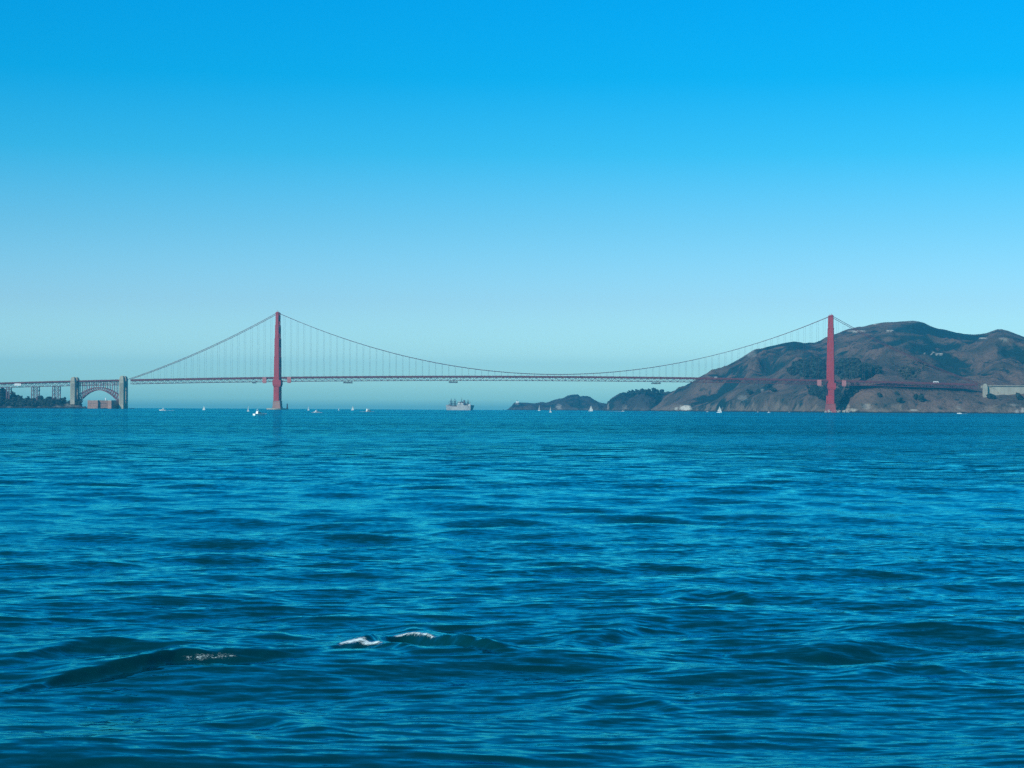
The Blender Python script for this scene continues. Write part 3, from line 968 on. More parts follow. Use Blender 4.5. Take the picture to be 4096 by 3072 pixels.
for i in range(0, 21, 2):
    x = ax0 + (ax1 - ax0) * i / 20
    b.bar((x, BY - 9.6, arch_lo(x)), (x, BY + 9.6, arch_lo(x)), 0.7)
    b.bar((x, BY - 9.6, arch_hi(x)), (x, BY + 9.6, arch_hi(x)), 0.7)
    if i < 20:
        xn = ax0 + (ax1 - ax0) * (i + 2) / 20
        for s in (-1, 1):
            b.bar((x, BY - s * 9.6, arch_lo(x)), (xn, BY + s * 9.6, arch_lo(xn)), 0.5)
b.build('wind_bracing', M['orange_shaded'], arch, origin=AO)

# ---- approach viaduct to the left of the pylons
vx0, vx1 = P(-190, 1540, BY).x, x_s1 - 7
via = thing('approach_viaduct', ((vx0 + vx1) / 2, BY, BZ), 'steel approach viaduct on trestle legs rising out of the trees at far left', 'viaduct')
VO = ((vx0 + vx1) / 2, BY, BZ)
b = MB(); road(b, vx0, vx1); b.build('roadway', M['orange_shaded'], via, origin=VO)
for s in (-1, 1):
    b = MB(); truss(b, vx0, vx1, BY + s * 11, 8.5, 8.0, w=0.8); b.build('deck_truss', M['orange_shaded'], via, origin=VO)
    b = MB(); rail(b, vx0, vx1, BY + s * 13.0); b.build('railing', M['orange_shaded'], via, origin=VO)
for px in (-60, 36, 142, 226):
    x = P(px, 1560, BY).x
    b = MB()
    wv = 13.0 if px > 100 else 6
    z0, z1 = BZ + 2, deck_z(x) - 10.5
    for s in (-1, 1):
        for e in (-1, 1):
            b.bar((x + e * wv / 2, BY + s * 11, z0), (x + e * wv / 2, BY + s * 10, z1), 1.9)
        nb = 5
        for k in range(nb):
            za, zc = z0 + (z1 - z0) * k / nb, z0 + (z1 - z0) * (k + 1) / nb
            b.bar((x - wv / 2, BY + s * 10.5, za), (x + wv / 2, BY + s * 10.5, zc), 0.75)
            b.bar((x + wv / 2, BY + s * 10.5, za), (x - wv / 2, BY + s * 10.5, zc), 0.75)
            b.bar((x - wv / 2, BY + s * 10.5, zc), (x + wv / 2, BY + s * 10.5, zc), 0.75)
    b.build('trestle_pier', M['trestle'], via, origin=VO)

# white cover on the side of the viaduct
p0, p1 = P(58, 1534, BY - 14), P(85, 1543, BY - 14)
cxm = (p0.x + p1.x) / 2
enc = thing('work_enclosure', (cxm, BY - 14.6, p1.z), 'white sheeted work enclosure hung on the side of the approach viaduct', 'enclosure')
MB().box((0, 0, 2.7), (15.5, 2.4, 5.4)).build('sheeting', M['white'], enc)
b = MB()
for i in range(5):
    b.bar((-7.6 + 3.8 * i, -1.35, 0), (-7.6 + 3.8 * i, -1.35, 5.5), 0.16)
b.bar((-7.8, -1.4, 0), (7.8, -1.4, 0), 0.2).bar((-7.8, -1.4, 5.5), (7.8, -1.4, 5.5), 0.2)
b.build('scaffold_frame', M['steel_grey'], enc)

# ---- hanging maintenance platforms below the suspended truss
PLATS = [(1392, 20, 5.2, 'grey maintenance platform under the truss, first to the right of the left tower'),
         (1813, 20, 5.2, 'grey maintenance platform under the truss above the grey ship'),
         (2624, 20, 5.2, 'grey maintenance platform under the truss left of the hillside'),
         (1017, 6, 3.0, 'small grey work cage under the truss left of the left tower')]
for px, w, h, lab in PLATS:
    x = P(px, 1530, BY).x
    z = deck_z(x) - 9.9
    t = thing('maintenance_platform', (x, BY, z - h), lab, 'platform', 'maintenance platforms hanging under the bridge deck')
    b = MB()
    b.box((0, 0, 0.5), (w, 31, 1.0))
    for s in (-1, 1):
        for zz in (1.8, 2.9):
            b.bar((-w / 2, s * 15.3, zz), (w / 2, s * 15.3, zz), 0.3)
        k = int(w // 3)
        for i in range(k + 1):
            b.bar((-w / 2 + w * i / k, s * 15.3, 1), (-w / 2 + w * i / k, s * 15.3, 3), 0.3)
    b.box((0, -15.2, 1.9), (w * 0.94, 0.15, 1.6))
    b.build('deck', M['steel_grey'], t)
    for e in (-0.4, 0, 0.4):
        for s in (-1, 1):
            hgr = MB()
            hgr.bar((e * w, s * 12.6, 1.0), (e * w, s * 12.6, h), 0.5)
            hgr.bar((e * w, s * 12.6, 1.0), (e * w + 0.09 * w, s * 12.6, h), 0.35)
            hgr.build('hanger', M['steel_grey'], t)

# ---- fender and light post at the left tower
fx, fy = XS, BY
t = thing('pier_fender', (fx, fy, BZ), 'low oval concrete fender wall round the foot of the left tower', 'fender')
ring = []
for k in range(48):
    a = 2 * math.pi * k / 48
    ca, sa = math.cos(a), math.sin(a)
    ring.append((ca, sa))
b = MB()
n = 48
vs = []
for (rx, ry, z) in ((25, 42, -2), (25, 42, 2.6), (22.5, 39, 2.6), (22.5, 39, -2)):
    vs += [(rx * ca, ry * sa, z) for ca, sa in ring]
fs = []
for r_ in range(3):
    for k in range(n):
        fs.append((r_ * n + k, r_ * n + (k + 1) % n, (r_ + 1) * n + (k + 1) % n, (r_ + 1) * n + k))
b.add(vs, fs)
b.build('wall', M['concrete'], t)
bp = P(1149, 1636, BY - 6)
t = thing('beacon_post', (bp.x, bp.y, BZ + 2.0), 'slim dark beacon tower standing on the fender right of the left tower', 'beacon')
MB().prism([(-2.0, -2.0), (2.0, -2.0), (2.0, 2.0), (-2.0, 2.0)], 0, 9, [(-1.2, -1.2), (1.2, -1.2), (1.2, 1.2), (-1.2, 1.2)]).build('shaft', M['dark'], t)
MB().box((0, 0, 9.6), (2.9, 2.9, 1.1)).box((0, 0, 11.0), (1.6, 1.6, 1.6)).bar((0, 0, 11.8), (0, 0, 13.6), 0.3).build('lantern', M['dark'], t)

# ---- retaining wall at the right end
wx0, wx1 = x_n1 + 6, P(4330, 1560, BY).x
wall = thing('retaining_wall', (wx0, BY, BZ), 'long pale concrete retaining wall carrying the road at the right end', 'wall')
WO = (wx0, BY, BZ)


def wall_top(x):
    return P(3950, 1543, BY).z - (x - wx0) * 0.000 - 0.5


b = MB()
zt = wall_top(0)
b.slab([(wx0, BZ + 10), (wx1, BZ + 5), (wx1, zt - 1.6), (wx0, zt - 1.6)], BY - 13, BY + 13)
for i in range(0, 14):
    xx = wx0 + 8 + i * (wx1 - wx0 - 10) / 14
    b.box((xx, BY - 13.1, zt - 20), (0.35, 0.3, 36))
b.build('wall_face', M['concrete'], wall, origin=WO)
MB().box(((wx0 + wx1) / 2, BY - 12.8, zt - 0.75), (wx1 - wx0, 2.6, 1.6)).build('cornice', M['asphalt'], wall, origin=WO)
b = MB()
b.box(((wx0 + wx1) / 2, BY - 12.5, zt + 0.75), (wx1 - wx0, 0.5, 1.35))
b.build('parapet', M['concrete'], wall, origin=WO)
b = MB()
pr = []
for k in range(9):
    a = k / 8 * math.pi / 2
    pr.append((wx0 + 24 * math.sin(a), zt - 2 - 15 * (1 - math.cos(a))))
for (a, c), (d, e) in zip(pr[:-1], pr[1:]):
    b.bar((a, BY - 13.6, c), (d, BY - 13.6, e), 1.0, 1.0)
b.build('curved_bracket', M['concrete'], wall, origin=WO)


# ---- vehicles on the roadway
def bus(px, Yo, label, L_=12.5, H_=3.6):
    x = P(px, 1530, BY).x
    t = thing('bus', (x, BY + Yo, deck_z(x) - 0.25), label, 'bus', 'white vehicles on the bridge roadway')
    MB().box((0, 0, 0.45 + H_ / 2), (L_, 2.6, H_)).box((0, 0, H_ + 0.6), (L_ * 0.8, 2.0, 0.28)).build('body', M['white'], t)
    MB().box((0.3, -1.31, 2.3), (L_ * 0.86, 0.06, 0.9)).box((0.3, 1.31, 2.3), (L_ * 0.86, 0.06, 0.9)).build('window_strip', M['glass'], t)
    for e in (-0.32, 0.32):
        for s in (-1, 1):
            MB().tube([(e * L_, s * 1.1, 0.5), (e * L_, s * 1.36, 0.5)], 0.5, 12).build('wheel', M['dark'], t)
    return t


bus(3741, -6.5, 'white bus on the roadway between the right tower and the pale retaining wall')
bus(2862, -6.5, 'short white van on the roadway where the bridge passes the hill', 6.0, 2.6)

# ------------------------------------------------------------------ brick fort under the arch
FY = 4455.0
f0 = P(350, 1634, FY); fz = P(350, 1633, FY).z
fort = thing('brick_fort', (P(410, 1634, FY).x, FY, fz), 'reddish brick fort standing on the point under the arch', 'fort')
fx = lambda px: P(px, 1620, FY).x - P(410, 1634, FY).x
FH = 17.5
plan = [(fx(350), 0), (fx(392), -3), (fx(395), 2.5), (fx(430), 6), (fx(431), 1.5), (fx(446), -2.0), (fx(467), 42), (fx(430), 70), (fx(352), 66)]
b = MB(); b.prism(plan, -4, FH); b.build('wall', M['brick'], fort)
b = MB()
cxp = sum(p[0] for p in plan) / len(plan); cyp = sum(p[1] for p in plan) / len(plan)
b.prism([(cxp + (x - cxp) * 1.012, cyp + (y - cyp) * 1.012) for x, y in plan], FH + 0.01, FH + 1.0)
b.build('coping', M['rock'], fort)
wn = MB()
for row in (5.5, 11.0):
    for (xa, ya), (xb, yb) in ((plan[0], plan[1]), (plan[2], plan[3])):
        for k in range(1, 7):
            tt = k / 7
            dx_, dy_ = xb - xa, yb - ya
            wn.box((xa + dx_ * tt, ya + dy_ * tt - 0.02, row), (1.1, 0.25, 1.4), math.atan2(dy_, dx_))
wn.build('embrasures', M['dark'], fort)
lt = MB()
lt.tube([(fx(420), 8, FH + 1), (fx(420), 8, FH + 4.5)], [1.3, 1.0], 10).tube([(fx(420), 8, FH + 4.5), (fx(420), 8, FH + 6.3), (fx(420), 8, FH + 7.0)], [1.4, 1.3, 0.2], 10)
lt.build('lantern_tower', M['white'], fort)

# ------------------------------------------------------------------ lighthouse on the far headland
V, IPX, IPY, FR = GROUND['headland']
lp = P(2067, 1609, 7860)
t = thing('lighthouse', (lp.x, lp.y, lp.z - 1.0), 'tiny white lighthouse on the tip of the farthest headland', 'lighthouse')
MB().tube([(0, 0, -2), (0, 0, 6.5)], [2.4, 2.0], 10).box((5, 0, 1.6), (6, 5, 5.2)).build('tower', M['white'], t)
MB().tube([(0, 0, 6.5), (0, 0, 8.6), (0, 0, 9.6)], [1.7, 1.6, 0.2], 10).build('lantern', M['dark'], t)


# ------------------------------------------------------------------ boats
def hull(b, L_, B_, H_, draft=0.5, bow=0.45, stern=0.8, sheer=0.35, flare=0.82):
    """hull along +x (bow at +x)"""
    rings = []
    n = 12
    for i in range(n + 1):
        t = i / n
        x = -L_ / 2 + L_ * t
        wdt = B_ / 2 * (stern + (1 - stern) * math.sin(min(t / (1 - bow), 1) * math.pi / 2)) if t < 1 - bow else B_ / 2 * math.cos((t - (1 - bow)) / bow * math.pi / 2) ** 0.8
        wdt = max(wdt, 0.02 * B_)
        h = H_ * (1 + sheer * max(0, t - 0.35) ** 2 / 0.42)
        wb = wdt * flare * (1 - 0.35 * t * t)
        xx = x + (h * 0.35 * t ** 4)
        rings.append([(x - 0.02 * L_ * t ** 4, -wb, -draft), (x - 0.02 * L_ * t ** 4, wb, -draft), (xx, wdt, h), (xx, -wdt, h)])
    b.loft(rings)
    return b


def heading_to(px_dir, toward=0.0):
    return px_dir


def sailboat(px, py, hpx, rz, label, jib=True, lean=0.0, motoring=False):
    p = WL(px, py)
    hgt = hpx * p.y / F
    L_ = hgt * 0.72
    t = thing('sailboat', p, label, 'sailboat', 'sailboats on the strait', rz)
    hull(MB(), L_, L_ * 0.30, L_ * 0.11, 0.4).build('hull', M['white'], t)
    MB().prism([(-L_ * .22, -L_ * .09), (L_ * .16, -L_ * .06), (L_ * .16, L_ * .06), (-L_ * .22, L_ * .09)], L_ * .112, L_ * .17).build('cabin', M['white'], t)
    mx_ = L_ * 0.10
    MB().tube([(mx_, 0, L_ * .1), (mx_, 0, hgt)], L_ * 0.010, 6).build('mast', M['steel_grey'], t)
    MB().tube([(mx_, 0, L_ * .24), (-L_ * .42, 0, L_ * .23)], L_ * 0.010, 6).build('boom', M['steel_grey'], t)

    def sheet(b, A, B, D, belly, n=7):
        A, B, D = Vector(A), Vector(B), Vector(D)     # tack, clew, head
        rows = []
        for i in range(n + 1):
            v = i / n
            row = []
            for j in range(n + 1):
                u = j / n
                q = (A * (1 - u) + B * u) * (1 - v) + D * v
                q.y += belly * math.sin(math.pi * u * 0.9) * (1 - v) ** 0.6 * min(1, 3 * v + 0.25)
                q.x -= 0.05 * L_ * math.sin(math.pi * v) * u * -1 * 0.6
                row.append(q)
            rows.append(row)
        off = len(b.v)
        vs = [q for r_ in rows for q in r_]
        vs2 = [q + Vector((0, 0.03, 0)) for q in vs]
        m_ = n + 1
        fs = [(i * m_ + j, i * m_ + j + 1, (i + 1) * m_ + j + 1, (i + 1) * m_ + j) for i in range(n) for j in range(n)]
        b.add(vs, fs)
        b.add(vs2, [f[::-1] for f in fs])
        return b

    sheet(MB(), (mx_ - .02 * L_, 0, L_ * .26), (-L_ * .42, 0, L_ * .25), (mx_ - .02 * L_, 0, hgt * 0.98), L_ * 0.07).build('mainsail', M['sail'], t, smooth=True)
    if jib:
        sheet(MB(), (L_ * .50, 0, L_ * .17), (mx_ - L_ * .06, 0, L_ * .2), (mx_ + .02 * L_, 0, hgt * 0.86), L_ * 0.09).build('jib', M['sail'], t, smooth=True)
    t.rotation_euler = (lean, 0, rz)
    return t


SAILS = [
    (815, 1639.5, 17, rad(-25), 'small white sailboat under full sail, leftmost on the open water', True),
    (993, 1645, 25, rad(-62), 'sailboat seen end-on with one narrow sail, left of the left tower', False),
    (1234, 1641, 22, rad(-62), 'narrow white sail just right of the left tower above a motor yacht', False),
    (1355, 1640.5, 10, rad(-40), 'faint tiny sailboat far off between the white yacht and a taller sail', False),
    (1410, 1640.5, 18, rad(-35), 'distant white sailboat just left of the square-backed cruiser', True),
    (2157, 1642.5, 26, rad(-68), 'sailboat with bare tall mast before the low far headland', False),
    (2202, 1649, 25, rad(-66), 'sailboat with thin tall mast, second before the far headland', False),
    (2363, 1644.5, 24, rad(-20), 'large white sailboat with full sails before the gap of the headlands', True),
    (2877, 1650.5, 27, rad(-15), 'white sailboat with two sails near the foot of the big hill', True),
]
for px, py, h, rz, lab, jib in SAILS:
    sailboat(px, py, h, rz, lab, jib)


def motorboat(px, py, wpx, rz, label, flybridge=False, dark_hull=False, name='motorboat', boxy=False, group='motorboats on the strait', kfac=1.0):
    p = WL(px, py)
    app = abs(math.cos(rz)) * 1.0 + abs(math.sin(rz)) * 0.33
    L_ = wpx * p.y / F / app * kfac
    t = thing(name, p, label, 'boat', group, rz)
    hull(MB(), L_, L_ * 0.33, L_ * 0.13, 0.3).build('hull', M['cream' if boxy else 'white'], t)
    hh = L_ * 0.13
    b = MB()
    if boxy:
        b.prism([(-L_ * .42, -L_ * .145), (L_ * .18, -L_ * .14), (L_ * .18, L_ * .14), (-L_ * .42, L_ * .145)], hh + 0.01, hh + L_ * .20)
        b.prism([(-L_ * .40, -L_ * .13), (L_ * .08, -L_ * .12), (L_ * .08, L_ * .12), (-L_ * .40, L_ * .13)], hh + L_ * .205, hh + L_ * .36, [(-L_ * .38, -L_ * .12), (0, -L_ * .11), (0, L_ * .11), (-L_ * .38, L_ * .12)])
    else:
        b.prism([(-L_ * .24, -L_ * .12), (L_ * .2, -L_ * .09), (L_ * .2, L_ * .09), (-L_ * .24, L_ * .12)], hh + 0.01, hh + L_ * .12, [(-L_ * .22, -L_ * .11), (L_ * .10, -L_ * .08), (L_ * .10, L_ * .08), (-L_ * .22, L_ * .11)])
    b.build('cabin', M['white'], t)
    w_ = MB()
    z_ = hh + L_ * (.07 if not boxy else .11)
    w_.box((-L_ * .06, 0, z_), (L_ * (.30 if not boxy else .42), L_ * (.245 if not boxy else .296), L_ * .05))
    w_.build('window_band', M['glass'], t)
    if flybridge:
        MB().prism([(-L_ * .20, -L_ * .10), (L_ * .02, -L_ * .08), (L_ * .02, L_ * .08), (-L_ * .20, L_ * .10)], hh + L_ * .121, hh + L_ * .19).build('flybridge', M['white'], t)
        b = MB()
        for s in (-1, 1):
            b.bar((-L_ * .16, s * L_ * .08, hh + L_ * .19), (-L_ * .13, s * L_ * .08, hh + L_ * .28), L_ * .012)
        b.box((-L_ * .12, 0, hh + L_ * .285), (L_ * .16, L_ * .18, L_ * .012))
        b.bar((-L_ * .14, 0, hh + L_ * .29), (-L_ * .16, 0, hh + L_ * .42), L_ * .008)
        b.build('radar_arch', M['white'], t)
    b = MB()
    for s in (-1, 1):
        b.bar((L_ * .2, s * L_ * .11, hh * 1.35), (L_ * .46, s * L_ * .03, hh * 1.6), L_ * .006)
    b.build('bow_rail', M['steel_grey'], t)
    return t, L_


def wake(px0, px1, py, width_m=2.0):
    """streak of churned foam lying on the water"""
    a, c = WL(px0, py), WL(px1, py)
    n = 16
    vs = []; fs = []
    for i in range(n + 1):
        tt = i / n
        q = a.lerp(c, tt)
        w_ = width_m * (0.3 + 0.7 * math.sin(math.pi * tt)) * (0.7 + 0.6 * rnd.random())
        hz = 0.12 + 0.35 * rnd.random() * (0.4 + 0.6 * tt)
        z = sz(q.x, q.y)
        vs += [(q.x, q.y - w_, z + 0.03), (q.x, q.y, z + hz), (q.x, q.y + w_, z + 0.03)]
    for i in range(n):
        o_ = 3 * i
        fs += [(o_, o_ + 3, o_ + 4, o_ + 1), (o_ + 1, o_ + 4, o_ + 5, o_ + 2)]
    return tag(MB().add(vs, fs).build('wake_foam', M['foam'], smooth=True), 'thin streak of white foam trailing a boat', None, None, 'stuff')


motorboat(650, 1642.5, 26, rad(200), 'small low white motorboat near the left shore', True)
wake(655, 697, 1642.0, 3)
motorboat(1037, 1662, 50, rad(48), 'white cabin motorboat, nearest of all boats, below the left tower', True)
wake(1030, 1066, 1656, 0.8)
motorboat(1268, 1650, 26, rad(35), 'white motor yacht with stacked cabin right of the left tower', True)
wake(1245, 1290, 1650.5, 1.8)
motorboat(1475, 1646.5, 23, rad(40), 'square white double-deck cruiser with tan hull', False, boxy=True)
wake(1438, 1496, 1646.8, 1.5)
motorboat(2224, 1643.5, 7, rad(10), 'speck of a white boat right of the two bare masts')
motorboat(2492, 1645.5, 12, rad(5), 'low white boat below the middle headland trailing foam')
wake(2438, 2490, 1646, 3)
motorboat(2802, 1645, 11, rad(70), 'small white boat lying close to the bright cliff patch', True)
motorboat(2830, 1647.5, 10, rad(12), 'tiny low launch between the cliff patch and the tall sailboat')
motorboat(3031, 1648.5, 6, rad(0), 'speck of a white launch halfway along the foot of the hill')
motorboat(3077, 1651, 14, rad(20), 'white domed motorboat at the foot of the hill left of the right tower', True)
motorboat(3158, 1649, 8, rad(15), 'tiny white boat nearest the right tower')
motorboat(3838, 1655, 19, rad(172), 'white speedboat below the right-hand slope with a foam trail')
wake(3845, 3868, 1655.3, 1.5)


# ---- grey ship
def ship():
    p = P(1836, 1600, 5200); p.z = sz(p.x, p.y)
    L_ = 90.0; B_ = 20.0
    rz = rad(138)                # outward bound: the shaded stern is turned to us
    t = thing('cargo_ship', p, 'old grey cargo ship with derrick masts heading out beyond the bridge', 'ship', None, rz)
    rings = []
    n = 24
    for i in range(n + 1):
        tt = i / n
        x = -L_ / 2 + L_ * tt
        if tt < 0.16: w = B_ / 2 * (0.74 + 0.26 * math.sin(tt / 0.16 * math.pi / 2))
        elif tt < 0.70: w = B_ / 2
        else: w = B_ / 2 * max(0.03, max(0.0, math.cos((tt - 0.70) / 0.30 * math.pi / 2)) ** 0.75)
        h = 9.5 + 3.0 * max(0, (tt - 0.5) / 0.5) ** 2 + 1.2 * max(0, 0.3 - tt) / 0.3
        if tt > 0.84: h += 2.0
        if tt < 0.22: h += 2.6
        fl = 0.96 - 0.5 * max(0, (tt - 0.7) / 0.3) - 0.35 * max(0, (0.15 - tt) / 0.15)
        rk = 4.0 * max(0, (tt - 0.8) / 0.2) ** 2 - 5.0 * max(0, (0.12 - tt) / 0.12)
        rings.append([(x, -w * fl * 0.9, -4), (x, w * fl * 0.9, -4), (x + rk * 0.3, w * fl, 1.0), (x + rk, w, h), (x + rk, -w, h), (x + rk * 0.3, -w * fl, 1.0)])
    MB().loft(rings).build('hull', M['navy_grey'], t)
    c = -13
    b = MB()
    b.box((c, 0, 12.2), (26, 16.5, 5.2)).box((c + 1, 0, 16.3), (20, 15, 2.98)).box((c + 2, 0, 19.3), (15, 13.6, 2.98)).box((c + 4, 0, 21.9), (8, 16.6, 2.2))
    b.build('superstructure', M['navy_grey'], t)
    b = MB()
    b.box((c + 9.55, 0, 19.7), (0.14, 12.4, 1.0)).box((c + 8.05, 0, 22.2), (0.14, 14.6, 1.0)).box((c + 2, 6.85, 19.7), (12, 0.14, 0.8)).box((c + 1, 7.55, 16.5), (16, 0.14, 0.8))
    b.build('bridge_windows', M['glass'], t)
    MB().tube([(c - 6, 0, 17.5), (c - 6.5, 0, 26), (c - 6.6, 0, 27)], [2.9, 2.6, 2.4], 12).build('funnel', M['ship_dark'], t)
    for x, h in ((29, 31), (15, 31), (-33, 29)):
        mb = MB()
        mb.tube([(x, 0, 9), (x, 0, h)], [0.9, 0.6], 8)
        for s in (-1, 1):
            mb.tube([(x, s * 3.4, 9), (x, s * 3.4, h - 6)], [0.8, 0.7], 8)
        mb.box((x, 0, h - 7), (1.2, 8.2, 1.2)).box((x, 0, 11.2), (4, 8, 3.0))
        m_ = mb.build('mast', M['ship_dark'], t)
        d_ = MB()
        for s in (-1, 1):
            for e in (-1, 1):
                d_.bar((x + e * 1.2, s * 3.0, 12), (x + e * 7, s * 3.4, 21), 0.7)
                d_.bar((x + e * 7, s * 3.4, 21), (x, s * 1.0, h - 2), 0.25)
        d_.build('derrick_boom', M['ship_dark'], m_)
    MB().tube([(c + 3, 0, 23), (c + 3, 0, 34)], [0.7, 0.3], 6).bar((c + 3, -3, 29), (c + 3, 3, 29), 0.4).build('radio_mast', M['ship_dark'], t)
    for x in (22, 8):
        MB().box((x, 0, 10.9), (7, 9, 2.4)).build('hatch_cover', M['ship_dark'], t)
    for x in (c - 8, c + 5):
        for s in (-1, 1):
            hull(MB(), 7, 2.4, 1.3, 0.2).build('lifeboat', M['white'], t).location = (x, s * 8.6, 16.2)
    b = MB(); b.box((37, 0, 14.2), (4, 4, 1.6)).box((33.5, 0, 13.6), (2, 5, 1.0))
    b.build('forecastle_gear', M['ship_dark'], t)
    b = MB(); b.box((-40, 0, 14.0), (5, 6, 1.8)).box((-41, 0, 15.6), (1.6, 1.6, 1.4))
    b.build('stern_deckhouse', M['white'], t)
    return t


ship()

# ------------------------------------------------------------------ trees
def crown(b, c, r, h, n, rg):
    """a crown of leaf clumps filling an uneven ovoid"""
    cx, cy, cz = c
    lobes = [(rg.uniform(-0.5, 0.5) * r, rg.uniform(-0.5, 0.5) * r, rg.uniform(0.3, 0.85) * h, rg.uniform(0.4, 0.7) * r) for _ in range(4)]
    for k in range(n):
        lx, ly, lz, lr = lobes[k % 4]
        a = rg.uniform(0, 2 * math.pi); e = rg.uniform(-1, 1)
        rr = lr * rg.uniform(0.5, 1.05)
        q = Vector((cx + lx + rr * math.sqrt(1 - e * e) * math.cos(a), cy + ly + rr * math.sqrt(1 - e * e) * math.sin(a), cz + lz + rr * e * 0.8))
        nrm = Vector((math.cos(a) + rg.uniform(-.6, .6), math.sin(a) + rg.uniform(-.6, .6), e + rg.uniform(-.3, .9))).normalized()
        u = nrm.cross(Vector((0.3, 0.2, 1))).normalized(); v = nrm.cross(u)
        s_ = r * rg.uniform(0.16, 0.34)
        b.add([q - u * s_ - v * s_ * .6, q + u * s_ * 1.1 - v * s_ * .5, q + u * s_ * .7 + v * s_ * .9, q - u * s_ * .8 + v * s_ * .7], [(0, 1, 2, 3)])


def in_poly(px, py, poly):
    ins = np.zeros(px.shape, bool)
    n = len(poly)
    for i in range(n):
        x0, y0 = poly[i]; x1, y1 = poly[(i + 1) % n]
        if y0 == y1: continue
        c = ((y0 > py) != (y1 > py)) & (px < (x1 - x0) * (py - y0) / (y1 - y0) + x0)
        ins ^= c
    return ins


def wood(name, ground, poly, count, r0, r1_, label, mat='leaf', n=70, seed=1, ymax=None):
    V, IPX, IPY, FR = GROUND[ground]
    ok = in_poly(IPX, IPY, poly) & FR
    if ymax: ok &= V[..., 1] < ymax
    pts = V[ok]
    rg = random.Random(seed)
    b = MB()
    if len(pts) == 0:
        print('no ground for', label); return
    for k in range(count):
        p = pts[rg.randrange(len(pts))]
        r = rg.uniform(r0, r1_)
        x, y = p[0] + rg.uniform(-3, 3), p[1] + rg.uniform(-4, 4)
        b.tube([(x, y, p[2] - 1), (x, y, p[2] + r * 0.8)], [r * .09, r * .05], 5)
        crown(b, (x, y, p[2] - r * 0.1), r, r * 1.7, n, rg)
    return tag(b.build(name, M[mat]), label, None, None, 'stuff')


shoreP = [(-190, 1500), (0, 1540), (120, 1572), (200, 1580), (320, 1596), (345, 1624), (300, 1622), (250, 1612), (200, 1626), (-190, 1627)]
wood('woodland', 'shore', shoreP, 300, 3.6, 6.8, 'dark belt of dense trees covering the low shore at far left', seed=3, n=80)
wood('woodland', 'hills', r7([(1520, 690), (1640, 590), (1780, 560), (1890, 580), (1950, 680), (1960, 760), (1700, 745), (1560, 720)]), 230, 6, 11,
     'dark grove on the slope just left of the right tower', seed=5)
wood('woodland', 'hills', r8([(215, 640), (260, 570), (400, 560), (600, 615), (700, 665), (620, 700), (540, 735), (215, 745)]), 260, 6, 11,
     'dark grove on the slope just right of the right tower', seed=6)
wood('woodland', 'hills', r8([(-60, 800), (480, 800), (440, 870), (330, 1000), (240, 1030), (140, 1010), (60, 930), (-60, 900)]), 260, 4.5, 8.5,
     'dark trees filling the gully behind the foot of the right tower', seed=7)
wood('woodland', 'headland.001', r6([(1480, 180), (1560, 175), (1680, 160), (1900, 190), (1900, 225), (1700, 215), (1500, 215)]), 70, 5, 8,
     'dark line of trees along the crest of the middle headland', seed=8)
wood('brush', 'hills', r8([(880, 640), (1000, 560), (1120, 560), (1180, 620), (1060, 720), (960, 760)]), 60, 4, 7,
     'dark scrub in the hollow of the slope above the side span', 'leaf_dull', seed=9)


def lone(px, py, r, label, ground='hills'):
    V, IPX, IPY, FR = GROUND[ground]
    d = np.where(FR, np.hypot(IPX - px, IPY - py), 1e9)
    p = V.reshape(-1, 3)[int(np.argmin(d))]
    t = thing('tree', (p[0], p[1], p[2]), label, 'tree', 'single trees on the right-hand slope')
    rg = random.Random(int(px * 7 + py))
    MB().tube([(0, 0, -1.5), (0.3, 0, r * 0.6), (0.5, 0.2, r * 1.1)], [r * .12, r * .08, r * .04], 6).build('trunk', M['bark'], t)
    b = MB(); crown(b, (0, 0, r * 0.05), r, r * 1.6, 160, rg); crown(b, (r * .5, 0, -r * 0.1), r * .75, r * 1.2, 100, rg)
    b.build('crown', M['leaf'], t)


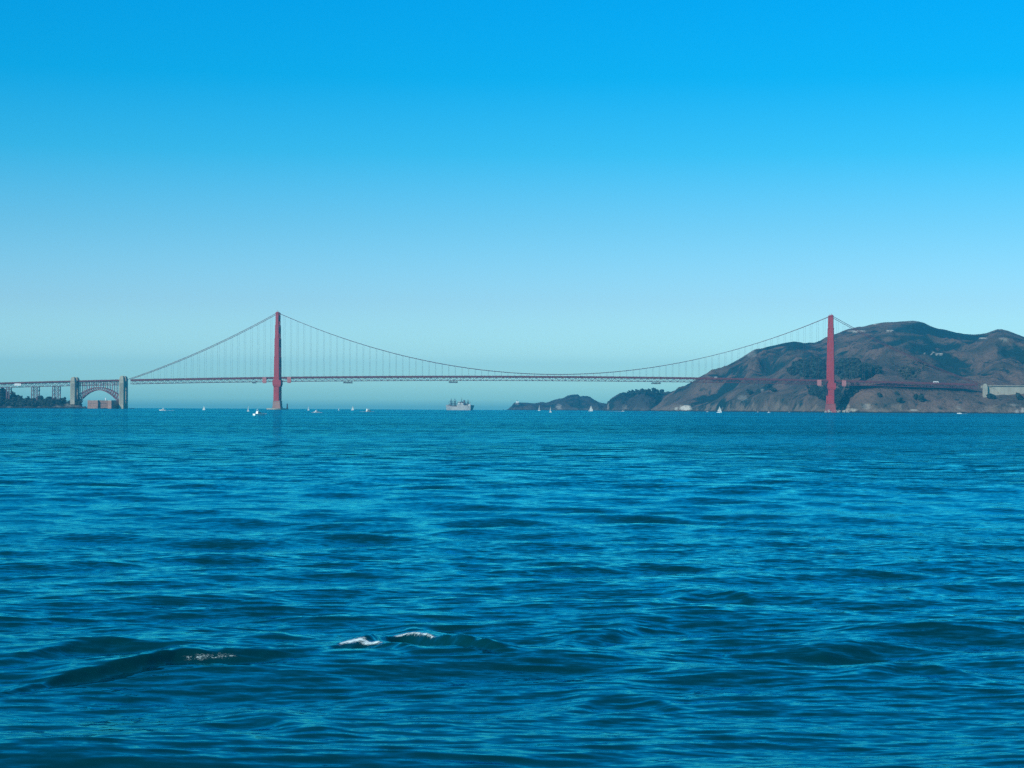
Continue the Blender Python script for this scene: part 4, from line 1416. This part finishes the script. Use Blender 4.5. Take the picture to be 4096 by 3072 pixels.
LONE = [(3678, 1606, 11, 'largest dark round tree on the slope below the side span'),
        (3660, 1596, 8, 'dark tree touching the left of the largest round tree'),
        (3597, 1614, 8, 'lower dark tree left of the largest round tree'),
        (3517, 1588, 7, 'small dark tree on the slope nearest the gully'),
        (3588, 1580, 5, 'small dark bush close under the deck shadow'),
        (3966, 1598, 9, 'dark tree beside the concrete pylon in front of the wall'),
        (4072, 1600, 9, 'dark round bush at the foot of the retaining wall by the frame edge'),
        (3000, 1578, 9, 'dark tree on the cliff left of the double dark trees'),
        (3078, 1562, 10, 'taller of the two dark trees on the cliff left of the right tower'),
        (3095, 1568, 8, 'shorter of the two dark trees on the cliff left of the right tower')]
for a in LONE:
    lone(*a)

# pale boulders at the foot of the right tower
rg = random.Random(4)
b = MB()
for k in range(110):
    px = rg.uniform(3300, 3420); py = 1648 - rg.random() ** 2 * (7 if px < 3345 else 5)
    q = P(px, py, rg.uniform(4468, 4520)); q.z = max(q.z, BZ - 0.5)
    s_ = rg.uniform(1.0, 2.6)
    rings = []
    for zi, f in ((-0.8, 0.8), (0.0, 1.0), (0.6, 0.75), (1.0, 0.25)):
        rings.append([(q.x + s_ * f * math.cos(a) * rg.uniform(.75, 1.2), q.y + s_ * f * math.sin(a) * rg.uniform(.75, 1.2), q.z + s_ * zi) for a in [2 * math.pi * j / 6 for j in range(6)]])
    b.loft(rings)
tag(b.build('boulders', M['rock']), 'pale boulders heaped round the foot of the right tower', None, None, 'stuff')

# ------------------------------------------------------------------ haze over the strait
hm = bpy.data.materials.new('sea_haze'); hm.use_nodes = True
n = hm.node_tree.nodes
n.remove(n['Principled BSDF'])
pv = n.new('ShaderNodeVolumePrincipled')
pv.inputs['Color'].default_value = (0.06, 0.62, 1.0, 1)
pv.inputs['Density'].default_value = 6.0e-5
pv.inputs['Anisotropy'].default_value = 0.0
hm.node_tree.links.new(pv.outputs[0], n['Material Output'].inputs['Volume'])
hz = MB().box((0, 0, 165), (31000, 31000, 390)).build('haze', hm)
tag(hz, 'pale blue sea haze filling the air over the strait', None, None, 'stuff')
